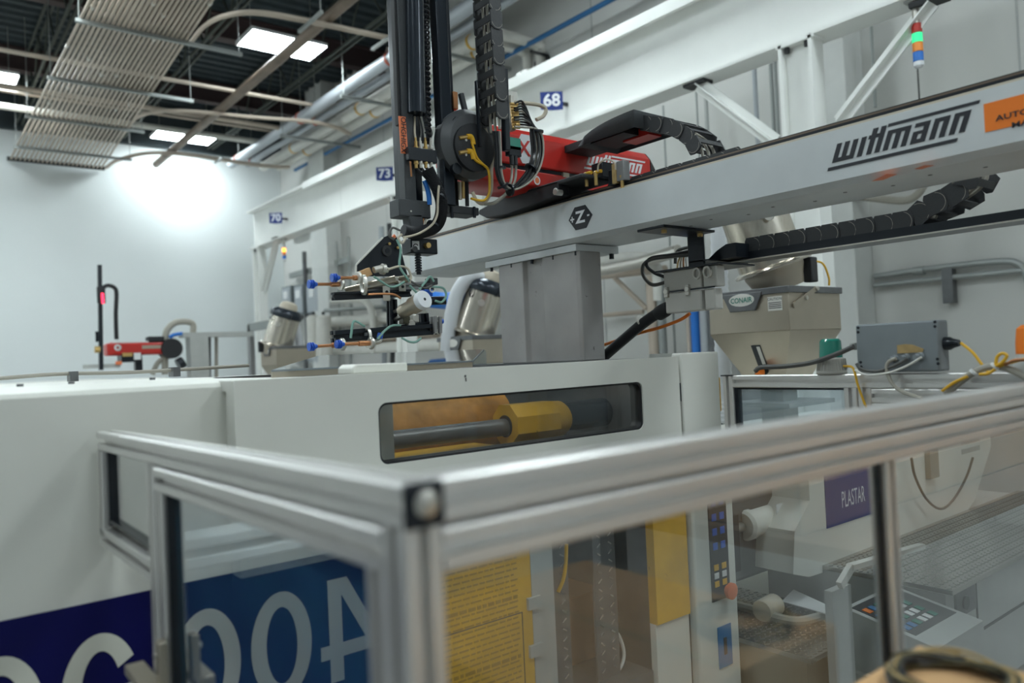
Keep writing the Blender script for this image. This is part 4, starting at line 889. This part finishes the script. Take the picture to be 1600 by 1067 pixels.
# vertical energy chain, its guide, the valve terminal and the cable bundle
YV = 2.62
def P(px, py, Y=YV): return aY(px,py,Y)
vc = chain('energy_chain', [P(758,-60),P(760,0),P(764,60),P(767,110),P(771,160),P(774,205)], .11, .062, 0, .077, caxis='Y')
gd = rp('chain_guide', MB().bar(P(787,108,YV-.04),P(791,236,YV-.04),.026,.03,(1,0,0)).bar(P(744,126,YV+.05),P(750,230,YV+.05),.01,.02,(1,0,0)), 'black', bevel=.003)
vt = rp('valve_terminal', MB().bar(P(797,150),P(800,205),.02,.03,(1,0,0)), 'zinc', bevel=.002)
for i in range(9):
    p = P(797+.4*i,162+4.6*i,YV-.02); MB().cyl(p,p+V((.035,-.01,0)),.0065,n=8).build('fitting', 'brass', vt)
MB().box(P(790,158,YV+.0),P(802,147,YV+.03)).build('valve_cap', 'cable_white', vt, bevel=.003)
for i in range(11):
    dx = -9+1.8*i; y_ = 162+3.6*i
    pts = [(804,y_),(818+dx*.2,y_-3+.4*i),(832+dx*.5,185+1.6*i),(838+dx,212),(840+dx,240),(833+dx,265),(818+dx,285),(800+.5*dx,296),(786+.4*dx,288),(779+.5*dx,265),(778+.5*dx,235),(776+.6*dx,205)]
    rp('cable', tb([P(a,b,YV-.03+.010*math.sin(i*1.7)) for a, b in pts], .0046, 8, 5), ('cable_gloss','cable_dark','cable_gloss','cable_gloss','cable_grey','cable_gloss')[i % 6], vt)
rp('cable', tb([P(a,b,YV) for a, b in ((802,160),(830,162),(848,166),(853,173),(848,182),(838,187))], .009), 'cable_tan', vt)
for px, py, r in ((840,206,.03),(829,263,.032),(783,262,.024),(786,290,.03),(797,297,.03)):
    p = P(px,py,YV-.03); d = {840:V((0,0,1)),829:V((.6,0,.8)),783:V((0,0,1)),786:V((-.5,0,.8)),797:V((1,0,.1))}[px]; MB().lathe(p-d*.004,p+d*.004,[(0,r*.9),(.008,r*.9)],14).build('cable_tie', 'black', vt)
pl2 = MB().box(P(796,233,YV-.02),P(807,219,YV+.01)).build('plug', 'beacon_green', vt, bevel=.003); MB().box(P(796,242,YV-.02),P(808,232,YV+.01)).build('plug_tail', 'black', pl2, bevel=.003)
for px in (799, 805):
    p, q = P(px,243,YV-.01), P(px+1,258,YV-.01); MB().cyl(p,q,.010,n=10).build('connector', 'dark', vt); tb([q,P(px+1,268),P(px,280),P(px-4,292)], .006).build('wire', 'cable_grey', vt)
# ================================================================== GRIPPER TOOL on the mast
YGp = 2.74
gr = thing('gripper_tool', 'end-of-arm gripper with blue suction cups hanging from the black mast', 'gripper', aY(640,440,YGp))
def gp(name, mb, m, par=gr, **k): return mb.build(name, m, par, **k)
def GY(px, py, dy=0): return aY(px,py,YGp+dy)
br = gp('bracket_plate', MB().flat(GY(600,440,.06), X1, Z1, [((aY(x,y,YGp+.06)-GY(600,440,.06)).x, (aY(x,y,YGp+.06)-GY(600,440,.06)).z) for x, y in ((556,432),(556,414),(598,371),(606,368),(614,372),(622,390),(630,432))], .012), 'black', smooth=False)
p = GY(604,392,.045); MB().cyl(p+V((0,.02,0)),p+V((0,-.006,0)),.022,n=20).build('boss', 'dark', br); MB().cyl(p+V((0,-.006,0)),p+V((0,-.008,0)),.011,n=14).build('hole', 'black', br)
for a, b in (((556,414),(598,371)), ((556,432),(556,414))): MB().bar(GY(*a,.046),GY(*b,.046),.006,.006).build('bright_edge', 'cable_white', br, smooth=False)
MB().cyl(GY(614,372,.06),GY(634,432,.06)+V((0,.02,0)),.02,n=12).build('pivot_rib', 'black', br)
for px, py in ((608,381),(621,387)): p = GY(px,py,.04); MB().cyl(p,p+V((0,-.006,0)),.006,n=8).build('screw', 'brass', br)
gp('profile_bar', MB().prof(GY(520,463,-.02),GY(640,458,-.02),.03), 'black', smooth=False)
gp('profile_bar', MB().prof(GY(570,452,.0),GY(660,446,.0),.03), 'alu_dark', smooth=False)
gp('profile_bar', MB().prof(GY(540,455,.04),GY(618,436,-.06),.028), 'sheet', smooth=False); gp('profile_bar', MB().prof(GY(575,446,.1),GY(640,435,-.06),.028), 'sheet', smooth=False)
for px in (620, 639):
    p = GY(px,436,-.062); c = MB(); 
    for s in (45, 135): c.bar(p-V((.012*math.cos(math.radians(s)),0,.012*math.sin(math.radians(s)))),p+V((.012*math.cos(math.radians(s)),0,.012*math.sin(math.radians(s)))),.003,.004,(0,1,0))
    c.ring(p, X1, Z1, .006, .006, .003, .003, n=12, th=.002); gp('profile_end', c, 'cable_white', smooth=False)
gp('profile_bar', MB().prof(GY(520,526,-.02),GY(682,514,-.02),.045), 'black', smooth=False)
gp('profile_bar', MB().prof(GY(570,520,.01),GY(684,506,.01),.03), 'black', smooth=False)
c = MB()
for dzz in (-.026, .026):
    p = GY(681,508,-.045)+V((0,0,dzz))
    for s in (45, 135): c.bar(p-V((.017*math.cos(math.radians(s)),0,.017*math.sin(math.radians(s)))),p+V((.017*math.cos(math.radians(s)),0,.017*math.sin(math.radians(s)))),.004,.004,(0,1,0))
    c.ring(p, X1, Z1, .008, .008, .004, .004, n=12, th=.002)
gp('profile_end', c, 'cable_white', smooth=False); gp('profile_bar', MB().prof(GY(681,520,-.04),GY(681,495,-.04),.04,ref=(1,0,0)), 'alu_dark', smooth=False)
gp('upright', MB().prof(GY(612,468,.0),GY(613,512,.0),.035,ref=(1,0,0)), 'black', smooth=False)
gp('upright', MB().prof(GY(660,490,.03),GY(662,512,.03),.04,ref=(1,0,0)), 'black', smooth=False)
for px, py in ((604,456),(629,448)): p = GY(px,py,-.045); o = gp('joint_plate', bx(p+V((-.016,0,-.036 if px < 610 else -.018)),p+V((.016,.004,.024))), 'zinc', bevel=.003); MB().cyl(p,p+V((0,-.004,0)),.006,n=10).build('screw', 'black', o)
gp('clamp', MB().cyl(GY(596,419,-.04),GY(584,422,-.04),.013,n=14).cyl(GY(601,421,-.04),GY(596,420,-.04),.022,n=14).cyl(GY(606,422,-.04),GY(601,421,-.04),.011,n=12), 'zinc')
gp('red_block', MB().bar(GY(563,430,-.02),GY(577,424,-.02),.03,.03), 'card', smooth=False)
# sheet metal gripper cylinder with white end disc
a, b = GY(617,494,-.0), GY(652,474,-.14)
gy = gp('gripper_cylinder', MB().lathe(a,b,[(.05,.022),(.051,.029),(.12,.029),(.121,.035),(.17,.035)],28), 'sheet')
e = (b-a).normalized(); MB().lathe(a+e*.17,b+e,[(0,.037),(.022,.037),(.025,.035)],32).build('end_disc', 'sign_white', gy)
MB().lathe(a+e*.1951,b+e,[(0,.006),(.001,.006)],14).build('disc_hole', 'black', gy)
for s in (-1, 1): MB().bar(a+V((0,0,s*.016)),a+e*.06+V((0,0,s*.016)),.014,.024).build('jaw', 'zinc', gy, bevel=.004)
p = GY(683,470,-.02); gp('knob', MB().cyl(p+V((-.03,0,0)),p+V((.025,-.03,0)),.018,n=16), 'black')
def cup(px, py, L, dy, px2, py2):
    p, q = GY(px,py,dy), GY(px2,py2,dy); d = (q-p).normalized()
    o = gp('suction_arm', MB().cyl(p+d*.03,q,.006,n=10).cyl(p+d*(.03+L*.45),q,.010,n=10), 'copper')
    MB().lathe(p,q,[(0,.0155),(.003,.0165),(.007,.010),(.009,.010),(.0095,.0165),(.012,.0165),(.0125,.010),(.016,.010),(.0165,.0165),(.019,.0165),(.0195,.010),(.026,.010),(.034,.006)],20).build('suction_cup', 'blue', o)
    MB().lathe(q-d*.014,q+d*.1,[(0,.02),(.004,.024),(.012,.024),(.016,.02)],16).build('lock_nut', 'zinc', o)
cup(482,444,.13,-.06,535,444); cup(518,434,.13,-.08,562,434); cup(482,542,.14,-.06,537,538); cup(525,538,.14,-.09,582,536)
p = GY(593,533,-.08); gp('elbow', tb([p+V((-.03,0,-.004)),p+V((0,0,0)),p+V((.006,0,.025))], .009), 'zinc'); gp('elbow', tb([p+V((.0,0,.01)),p+V((.006,0,.03))], .012), 'blue')
for px, py in ((566,445),(573,528)): p = GY(px,py,-.05); gp('ring_clamp', MB().ring(p, Y1, Z1, .022, .04, .016, .034, n=18, th=.012), 'zinc')
for k, (pts, m) in enumerate((([(584,432),(596,440),(610,448),(622,446),(632,440)],'cable_green'), ([(606,421),(625,416),(637,420),(642,432),(640,442)],'cable_tan'), ([(548,528),(551,506),(556,502),(570,510)],'cable_green'), ([(590,530),(600,518),(612,509),(626,508)],'cable_green'),
        ([(640,446),(648,454),(655,462)],'cable_green'), ([(655,452),(665,440),(672,432),(678,440)],'cable_green'), ([(676,448),(692,450),(697,462),(690,472),(680,470)],'cable_green'), ([(620,374),(626,390),(624,410),(626,420),(640,440)],'cable_green'), ([(625,360),(613,356),(608,368),(616,374)],'cable_dark'),
        ([(628,366),(622,372),(628,380),(634,372)],'cable_tan'), ([(575,460),(595,459),(615,460),(626,466)],'copper'), ([(638,437),(650,444),(664,450),(675,446)],'cable_dark'), ([(628,528),(640,534),(650,534),(658,528)],'cable_green'))):
    gp('air_hose', tb([GY(x,y,-.09) for x, y in pts], .0048, 6), m)
for px, py in ((668,448),(674,440),(666,458)): p = GY(px,py,-.02); gp('valve', MB().box(p+V((-.02,-.02,-.014)),p+V((.02,.02,.014))), 'dark' if px != 666 else 'blue', bevel=.003)
p = GY(675,452,-.05); gp('profile_end', MB().ring(p, X1, Z1, .014, .014, .009, .009, n=16, th=.004), 'cable_white')
for px, py in ((632,500),(646,498),(640,506)): p = GY(px,py,.0); gp('fitting', MB().box(p+V((-.016,-.02,-.016)),p+V((.016,.02,.016))), ('dark','olive','zinc')[(px//2) % 3], bevel=.003)
MB().cyl(GY(614,368,-.04),GY(617,371,-.04),.008,n=8).build('red_fitting', 'orange_red', br)
p = GY(688,502,-.04); gp('fitting', MB().cyl(p,p+V((.012,0,0)),.01,n=10), 'blue')
#@@PART4
# ================================================================== HOPPERS
def hopper(dy, dzz, label, tilt, cap, detail=False):
    t = thing('material_hopper', label, 'hopper', (4.12,2.64+dy,-1.0+dzz), 'steel hoppers with vacuum canisters')
    O = V((0,dy,dzz)); x0, x1, y0, y1, z0, z1 = 3.85, 4.40, 2.37, 2.905, .075, .305
    nx0, nx1, ny0, ny1, nz = 4.02, 4.23, 2.53, 2.74, -.26
    bd_ = MB().box(V((x0,y0,z0))+O,V((x1,y1,z1))+O).build('bin', 'sheet', t, bevel=.004)
    A = [V(p)+O for p in ((x0,y0,z0),(x1,y0,z0),(x1,y1,z0),(x0,y1,z0),(nx0,ny0,nz),(nx1,ny0,nz),(nx1,ny1,nz),(nx0,ny1,nz))]
    cn = MB().add(A,[(0,1,5,4),(1,2,6,5),(2,3,7,6),(3,0,4,7),(0,1,2,3),(4,5,6,7)]).build('cone', 'sheet', t, smooth=False)
    MB().box(V((nx0+.03,ny0+.03,(-.518 if dy == 0 else -.898)-dzz))+O,V((nx1-.03,ny1-.03,nz))+O).build('feed_throat', 'jgrey', t, smooth=False)
    MB().box(V((nx0-.12,ny0-.1,nz-.10))+O,V((nx1+.16,ny1+.1,nz-.075))+O).build('throat_flange', 'jgrey', t, smooth=False)
    ld = MB().box(V((x0-.012,y0-.012,z1-.02))+O,V((x1+.012,y1+.012,z1+.018))+O).build('lid', 'darksteel', t, bevel=.004)
    # label bracket on the -X face
    yc = 2.66; pl_ = MB().flat(V((x0-.008,yc,z1-.02))+O, -Y1, Z1, [(-.135,.02),(.135,.02),(.085,-.085),(-.085,-.085)], .01).build('label_bracket', 'darksteel', t, bevel=.004)
    ov = MB().ring(V((x0-.018,yc,z1-.04))+O, -Y1, Z1, .085, .036, 0, 0, n=28, th=.003).build('maker_label', 'cable_white', pl_)
    if detail:
        text('lettering', 'CONAIR', 'beacon_green', ov, V((x0-.0215,yc,z1-.042))+O, -Y1, Z1, .042, bold=.01, sx=.9)
        cl = MB().box(V((x0-.002,2.41,z1-.115))+O,V((x0,2.50,z1-.035))+O).build('caution_label', 'cable_white', t, smooth=False)
        text('lettering', 'CAUTION', 'dark', cl, V((x0-.0025,2.455,z1-.05))+O, -Y1, Z1, .02)
        for i in range(4): MB().box(V((x0-.003,2.415,z1-.072-.01*i))+O,V((x0-.002,2.494,z1-.068-.01*i))+O).build('text_line', 'dark', cl, smooth=False)
        lt = MB().bar(V((3.88,y0-.01,.21))+O,V((4.12,y0-.01,.31))+O,.03,.006,(0,0,1)).build('latch_arm', 'sheet', t, smooth=False)
        for q in ((4.12,y0-.014,.31),(4.0,y0-.014,.255)): MB().cyl(V(q)+O,V(q)+O+V((0,-.012,0)),.012,n=10).build('latch_bolt', 'zinc', lt)
        # sight slot and orange slide knob on the cone's -X face
        fa, fb_, fc = A[0], A[3], A[4]; W = (A[4]+A[7])/2-(A[0]+A[3])/2; U = (A[0]-A[3]); o = (A[0]+A[3])/2; nn = U.cross(-W).normalized()
        MB().flat(o+nn*.001, U, -W, [(-.02,-.42),(.10,-.42),(.10,-.95),(.02,-.95)] if False else [(-.02,-.22),(.09,-.22),(.09,-.62),(-.02,-.62)], .004).build('sight_slot', 'black', cn, smooth=False)
        MB().flat(o+nn*.005, U, -W, [(.045,-.24),(.085,-.24),(.085,-.55),(.045,-.55)], .003).build('sight_glass', 'cable_white', cn, smooth=False)
        p = o+W*.66+U*.03+nn*.01; MB().cyl(p-nn*.01+U*.0,p+nn*.05,.028,n=16).build('slide_block', 'black', cn); MB().lathe(p+nn*.035+V((0,0,.015)),p+nn*.1+V((0,-.03,-.0)),[(0,.026),(.05,.028),(.06,.02)],16).build('slide_knob', 'orange', cn)
    # vacuum canister
    ax = (UP*.945+RT*tilt).normalized(); c0 = cap; rr = .195
    MB().lathe(c0-ax*.13,c0+ax,[(0,rr*.72),(.06,rr*.80),(.11,rr*.9),(.13,rr*.9)],32).build('canister_base', 'sheet', t)
    cs = MB().lathe(c0,c0+ax,[(0,rr*1.16),(.012,rr*1.18),(.022,rr*1.12),(.03,rr),(.36,rr*.98),(.42,rr*.95)],36).build('canister', 'steel', t)
    MB().lathe(c0+ax*.40,c0+ax,[(0,rr*1.04),(.02,rr*1.09),(.06,rr*1.09),(.09,rr*1.0),(.12,rr*.8)],32).build('clamp_ring', 'gloss_black', cs)
    MB().lathe(c0+ax*.51,c0+ax,[(0,rr*.62),(.04,rr*.62),(.09,rr*.5),(.11,rr*.25)],24).build('motor', 'cable_tan', cs)
    for k in range(5):
        an = .5+k*1.2; MB().tube([c0+ax*.44+RT*(rr*1.08*math.cos(an))+fw*(rr*1.08*math.sin(an)),c0+ax*.40+RT*(rr*1.2*math.cos(an))+fw*(rr*1.2*math.sin(an)),c0+ax*.36+RT*(rr*1.05*math.cos(an))+fw*(rr*1.05*math.sin(an))],.008,6).build('clamp', 'black', cs)
    s = RT if tilt < 0 else -RT
    MB().box(c0+s*.22+V((-.03,-.03,-.08)),c0+s*.22+V((.04,.03,.07))).build('valve', 'dark', t, bevel=.008)
    if tilt < 0: tb([c0+s*.24+V((0,0,.05)),c0+s*.30+V((0,0,.03)),c0+s*.33-Z1*.05,c0+s*.33-Z1*.1], .006).build('wire', 'yellow_wire', t)
    MB().cyl(c0+ax*.3-fw*rr,c0+ax*.3-fw*(rr+.04),.03,n=14).build('port', 'zinc', cs)
    return t
dep = lambda px, py, D: ray(px, py)*D
hopper(0, 0, 'large steel hopper with maker label under the robot beam, right', -.34, dep(1208,420,4.62), True)
hopper(3.0, -.125, 'steel hopper with tilted canister left of the grey robot column', .30, dep(738,524,7.02))
hopper(7.4, -.05, 'small far steel hopper with canister at left', .28, dep(433,541,10.35))
t = thing('vacuum_hose', 'pale ribbed vacuum hose standing left of the large hopper', 'hose', dep(1133,580,4.5))
tb([dep(1122,300,5.2),dep(1124,420,5.2),dep(1128,500,5.2),dep(1131,600,5.2),dep(1134,660,5.2)], .055, 14, 16, rib=.05).build('hose', 'hose_clear', t)
t = thing('vacuum_hose', 'pale grey vacuum hose curving up beside the second hopper', 'hose', dep(706,560,6.9))
tb([dep(698,575,6.9),dep(700,530,6.9),dep(706,490,6.9),dep(716,455,6.9),dep(735,432,6.9),dep(752,436,6.95)], .065, 12).build('hose', 'hose_clear', t)
tb([dep(675,468,7.3),dep(700,470,7.2),dep(722,466,7.0)], .08, 14).build('blue_branch', 'blue_hose', t)
t = thing('vacuum_hose', 'bluish vacuum hose behind the small far hopper', 'hose', dep(462,560,10.6))
tb([dep(448,478,10.6),dep(458,500,10.6),dep(466,525,10.6),dep(470,570,10.6)], .06, 12).build('hose', 'hose_clear', t)
# far presses that carry the hoppers and the far robot
def press(y, label, x0=-1.5):
    t = thing('press', label, 'machine', (2,y,FLOOR), 'presses standing behind')
    bx((x0,y-.7,FLOOR),(5.15,y+.7,-1.1)).build('bed', 'machine', t, smooth=False)
    bx((x0,y-.8,-1.1),(2.4,y+.8,-.06)).build('clamp_cover', 'machine', t, bevel=.02)
    bx((2.45,y-.7,-1.1),(2.9,y+.7,-.08)).build('fixed_platen', 'darksteel', t, smooth=False)
    bx((3.1,y-.55,-1.1),(5.1,y+.55,-.9)).build('injection_cover', 'machine', t, bevel=.02)
press(5.65, 'white press standing directly behind the front one'); press(10.05, 'white press under the small far hopper'); press(13.3, 'white press under the far red robot')
# ------------------------------------------------------------------ far red robot
YF = 13.0
fr_ = thing('far_robot', 'small far beam robot with red arm and black mast against the far wall', 'robot', (3,YF,-.06))
def F(px, py, dy=0): return aY(px,py,YF+dy)
fm = MB().bar(F(155.5,414,-.1),F(158,578,-.1),.055,.06,(1,0,0)).build('mast', 'black', fr_, smooth=False)
MB().box(F(153,474,-.2),F(163,448,-.12)).build('head', 'rubber', fm, bevel=.02); MB().bar(F(160,458,-.21),F(161,474,-.21),.03,.02,(1,0,0)).build('led_strip', 'l_led', fm, smooth=False)
tb([F(160,450,-.15),F(168,446,-.15),F(178,449,-.15),F(182,458,-.15),F(181,490,-.15),F(182,530,-.1)], .03, 10).build('cable_loop', 'rubber', fm)
fa = MB().box(F(168,556,0),F(268,535,.3)).build('arm', 'red', fr_, bevel=.03)
MB().box(F(176,536,0.02),F(242,533,.25)).build('top_strip', 'paper', fa, smooth=False); MB().lathe(F(264,545,.15)+V((0,-.2,0)),F(264,545,.15)+V((0,.1,0)),[(0,.16),(.32,.16)],24).build('end_cap', 'rubber', fa)
MB().box(F(232,535,.0),F(252,526,.2)).build('hood', 'rubber', fa, bevel=.02); MB().ring(F(184,543,-.002), X1, Z1, .05, .05, .02, .02, n=18, th=.004).build('badge', 'paper', fa); bx(F(222,545,-.004),F(252,539,0)).build('plate', 'sheet', fa, smooth=False)
fb2 = MB().box(F(190,566,-.1),F(215,554,.2)).build('carriage', 'black', fr_, bevel=.01); MB().box(F(192,557,-.14),F(206,551,-.1)).build('fittings', 'brass', fb2, smooth=False); MB().box(F(210,562,-.14),F(219,551,-.1)).build('valve', 'paper', fb2, smooth=False)
MB().box(F(131,576,-.1),F(186,568,.0)).build('gripper_plate', 'jgrey', fr_, smooth=False); bx(F(181,570,-.12),F(190,564,-.1)).build('label', 'orange_red', fr_, smooth=False)
MB().cyl(F(148,546,-.12),F(156,546,-.12),.05,n=12).build('motor', 'brass', fr_); MB().box(F(150,534,-.1),F(155,518,-.05)).build('cylinder', 'black', fr_, smooth=False); MB().box(F(212,580,0),F(220,560,.1)).build('stop_block', 'black', fr_, smooth=False)
MB().box(F(286,527,.0),F(388,519,.25)).build('beam', 'jgrey', fr_, smooth=False); MB().box(F(299,590,.0),F(318,527,.25)).build('column', 'jgrey', fr_, smooth=False)
tb([F(258,585,.1),F(258,530,.1),F(264,512,.1),F(278,503,.1),F(300,505,.1),F(302,520,.1)], .05, 10).build('hose', 'cable_grey', fr_); tb([F(265,527,.05),F(272,523,.05),F(285,521,.05)], .03).build('blue_hose', 'blue_hose', fr_)
for px in (315, 327, 338): MB().cyl(F(px,525,.2),F(px,590,.2),.03,n=8).build('hose', 'darksteel' if px == 327 else 'cable_grey', fr_)
MB().lathe(F(278,570,-.1),F(285,566,-.1),[(0,.09),(.1,.09)],14).build('reel', 'black', fr_); tb([F(238,585,.1),F(246,568,.1),F(256,560,.1)], .04).build('hose', 'cable_grey', fr_)
# ------------------------------------------------------------------ things along the right wall, far
XB = 7.42
for px0, px1, y0_, y1_, l in ((440,456,449,492,'grey electrical cabinet on the wall, left of three'), (459,475,447,490,'grey electrical cabinet on the wall, middle of three'), (478,499,445,488,'grey electrical cabinet on the wall, right of three')):
    a, b = aX(px0,y0_,7.2), aX(px1,y1_,7.2); t = thing('electrical_cabinet', l, 'cabinet', (7.35,(a.y+b.y)/2,b.z), 'wall cabinets')
    bx((7.2,b.y,b.z),(7.54,a.y,a.z)).build('body', 'boxgrey', t, bevel=.01); d_ = bx((7.185,b.y+.04,b.z+.04),(7.2,a.y-.04,a.z-.04)).build('door', 'grey_pipe', t, bevel=.005)
    m_ = (a.y*.5+b.y*.5); bx((7.17,m_-.12,a.z-.3),(7.186,m_+.12,a.z-.12)).build('label', 'paper', d_, smooth=False)
for px, l in ((490,'white cylindrical tank beside the far hopper, left'), (505,'white cylindrical tank beside the far hopper, right')):
    p, q = aX(px,492,6.6), aX(px,575,6.6); t = thing('white_tank', l, 'tank', (p.x,p.y,FLOOR), 'white tanks'); MB().lathe((p.x,p.y,FLOOR),(p.x,p.y,p.z),[(0,.15),(p.z-FLOOR-.06,.15),(p.z-FLOOR-.02,.12),(p.z-FLOOR,.04)],24).build('shell', 'white_pipe', t); MB().cyl((p.x,p.y,p.z-.01),(p.x,p.y,p.z+.06),.03,n=10).build('valve', 'dark', t)
def wallpipe(label, pts, r, m, grp='pipework on the right wall', name='wall_pipe', ties=()):
    t = thing(name, label, 'pipe', pts[-1], grp); tb(pts, r, 12).build('pipe', m, t)
    for i in ties: p = V(pts[i]); MB().box(p+V((-.02,-.03,-r-.03)),(WX,p.y+.03,p.z+r+.03)).build('clamp', 'strut', t, smooth=False)
wallpipe('pale pipe running low along the wall behind the gripper', LX(7.1,(512,504),(560,500),(600,497),(660,492)), .11, 'white_pipe'); wallpipe('second pale pipe behind the gripper, lower', LX(7.1,(512,530),(580,525),(680,518)), .13, 'conduit'); wallpipe('third pale pipe behind the gripper, lowest', LX(7.0,(512,552),(600,545),(700,538)), .12, 'white_pipe')
wallpipe('white pipe with a bend down behind the gripper', LX(6.9,(520,470),(555,468),(574,474),(582,495),(585,560),(586,620)), .07, 'white_pipe'); wallpipe('thin grey pipe above the bend behind the gripper', LX(7.2,(508,485),(560,482),(640,476)), .04, 'strut')
for px, m, r, l in ((474,'darksteel',.05,'dark vertical pipe between the wall cabinets'), (544,'strut',.03,'thin grey vertical pipe left of the gripper'), (525,'strut',.02,'thin grey rod left of the gripper'), (596,'grey_pipe',.05,'grey vertical pipe just left of the mast'), (610,'dark',.06,'dark vertical pipe under the amber stack light')):
    a, b = aX(px,365,7.3), aX(px,580,7.3); tag(MB().cyl((7.3,a.y,2.6),(7.3,a.y,-1.0),r,n=10).build('wall_pipe', m), l, 'pipe', 'vertical pipes on the right wall')
for a, b, l in (((454,427),(505,422),'grey strut rail on the far wall, lower'), ((494,415),(546,411),'grey strut rail on the far wall, upper'), ((700,402),(762,388),'grey strut rail behind the robot beam end'), ((450,369),(512,345),'thin tray under the crane beam, far')):
    p, q = aX(*a,7.4), aX(*b,7.4); tag(bx((7.36,q.y,(p.z+q.z)/2-.06),(7.44,p.y,(p.z+q.z)/2+.06)).build('strut_rail', 'strut', smooth=False), l, 'rail', 'strut rails')
t = thing('equipment_stand', 'grey aluminium stand left of the far hopper', 'frame', aX(388,580,5.2))
p, q, r_ = aX(387,508,5.2), aX(392,575,5.2), aX(440,502,5.2)
bx((5.2,p.y-.09,FLOOR),(5.28,p.y+.05,p.z)).build('post', 'alu_dark', t, smooth=False); bx((5.2,r_.y,p.z-.12),(5.28,p.y,p.z+.03)).build('rail', 'strut', t, smooth=False); bx((5.2,r_.y-.1,FLOOR),(5.28,r_.y,p.z)).build('post', 'alu_dark', t, smooth=False)
# right of the robot column
wallpipe('pale pipe with an elbow right of the robot column', LX(6.9,(930,408),(965,404),(990,402),(1010,404),(1022,414),(1028,432),(1030,470)), .07, 'white_pipe')
wallpipe('zinc pipe reaching towards the connector box', LX(6.7,(930,424),(990,412),(1020,404),(1045,396),(1060,392)), .07, 'zinc'); wallpipe('grey pipe under the pale elbow', LX(7.0,(930,432),(980,427),(1040,420)), .045, 'conduit')
t = thing('wall_brace', 'thin diagonal wall brace right of the robot column', 'brace', aX(1008,478,7.2)); MB().bar(*LX(7.2,(950,424),(1010,482)),.05,.04).build('brace_bar', 'conduit', t, smooth=False); MB().bar(*LX(7.2,(935,430),(1035,420)),.08,.06).build('top_bar', 'strut', t, smooth=False)
wallpipe('pale horizontal conduit low right of the robot column', LX(7.35,(935,493),(1005,487)), .03, 'conduit')
for px, m, r, l in ((1021,'conduit',.07,'pale vertical pipe under the elbow'), (1034,'strut',.05,'grey vertical strut beside the pale pipe'), (1076,'conduit',.03,'thin pale vertical pipe left of the blue one'), (1086,'blue_hose',.05,'bright blue vertical pipe below the connector box'), (1101,'grey_pipe',.055,'grey vertical pipe right of the blue one'), (1114,'darksteel',.055,'dark vertical pipe left of the ribbed hose')):
    a = aX(px,500,6.9); tag(MB().cyl((6.9,a.y,aX(px,430 if px < 1050 else 470,6.9).z),(6.9,a.y,-1.2),r,n=12).build('wall_pipe', m), l, 'pipe', 'vertical pipes behind the connector box')
# ================================================================== CAMERA SIDE: cardboard boxes, wire coil, added bench
t = thing('cardboard_box', 'open-topped tan cardboard box standing in the lower right corner', 'box', (.9,.3,FLOOR))
bx((.72,-.05,-.95),(1.305,.6,-.505)).build('carton', 'card', t, bevel=.003); bx((1.0,-.05,-.506),(1.02,.6,-.504)).build('flap_seam', 'tape', t, smooth=False)
bx((.70,-.07,FLOOR),(1.31,.61,-.95)).build('lower_carton', 'card', t, bevel=.003)
cc_ = aZ(1490,1074,-.502); t = thing('wire_coil', 'coil of dark and olive wire lying on the cardboard box', 'coil', cc_)
for i in range(26):
    a0 = random.random()*6.28; R_ = random.uniform(.066,.088); off = V((random.uniform(-.004,.004),random.uniform(-.004,.004),random.uniform(0,.016)))
    tb([cc_+off+V((R_*math.cos(a0+k*.45),R_*math.sin(a0+k*.45),.006*math.sin(k*1.1+i)+.004)) for k in range(14)], .0026, 5, 3).build('strand', random.choice(('olive','rubber','rubber','cable_dark','tape')), t)
t = thing('workbench', 'brown workbench added on the camera side, seen only mirrored in the pane', 'bench', (2.4,0,FLOOR))  # bench and tray added out of view to tint the pane's reflection
bx((1.7,-.5,-.52),(3.6,.45,-.48)).build('top', 'wood', t, smooth=False)
for x in (1.75, 3.5):
    for y in (-.45, .38): bx((x,y,FLOOR),(x+.06,y+.06,-.52)).build('leg', 'dark', t, smooth=False)
t = thing('cardboard_tray', 'shallow tan cardboard tray added on the workbench, mirrored in the pane', 'box', (2.4,0,-.48))
for a, b in (((1.75,.26,-.48),(3.4,.265,-.36)), ((1.75,-.4,-.48),(3.4,-.395,-.34)), ((1.75,-.4,-.48),(1.755,.265,-.34)), ((3.395,-.4,-.48),(3.4,.265,-.34))): bx(a, b).build('side', 'card', t, smooth=False)
bx((1.75,-.4,-.48),(3.4,.265,-.475)).build('bottom', 'card', t, smooth=False)
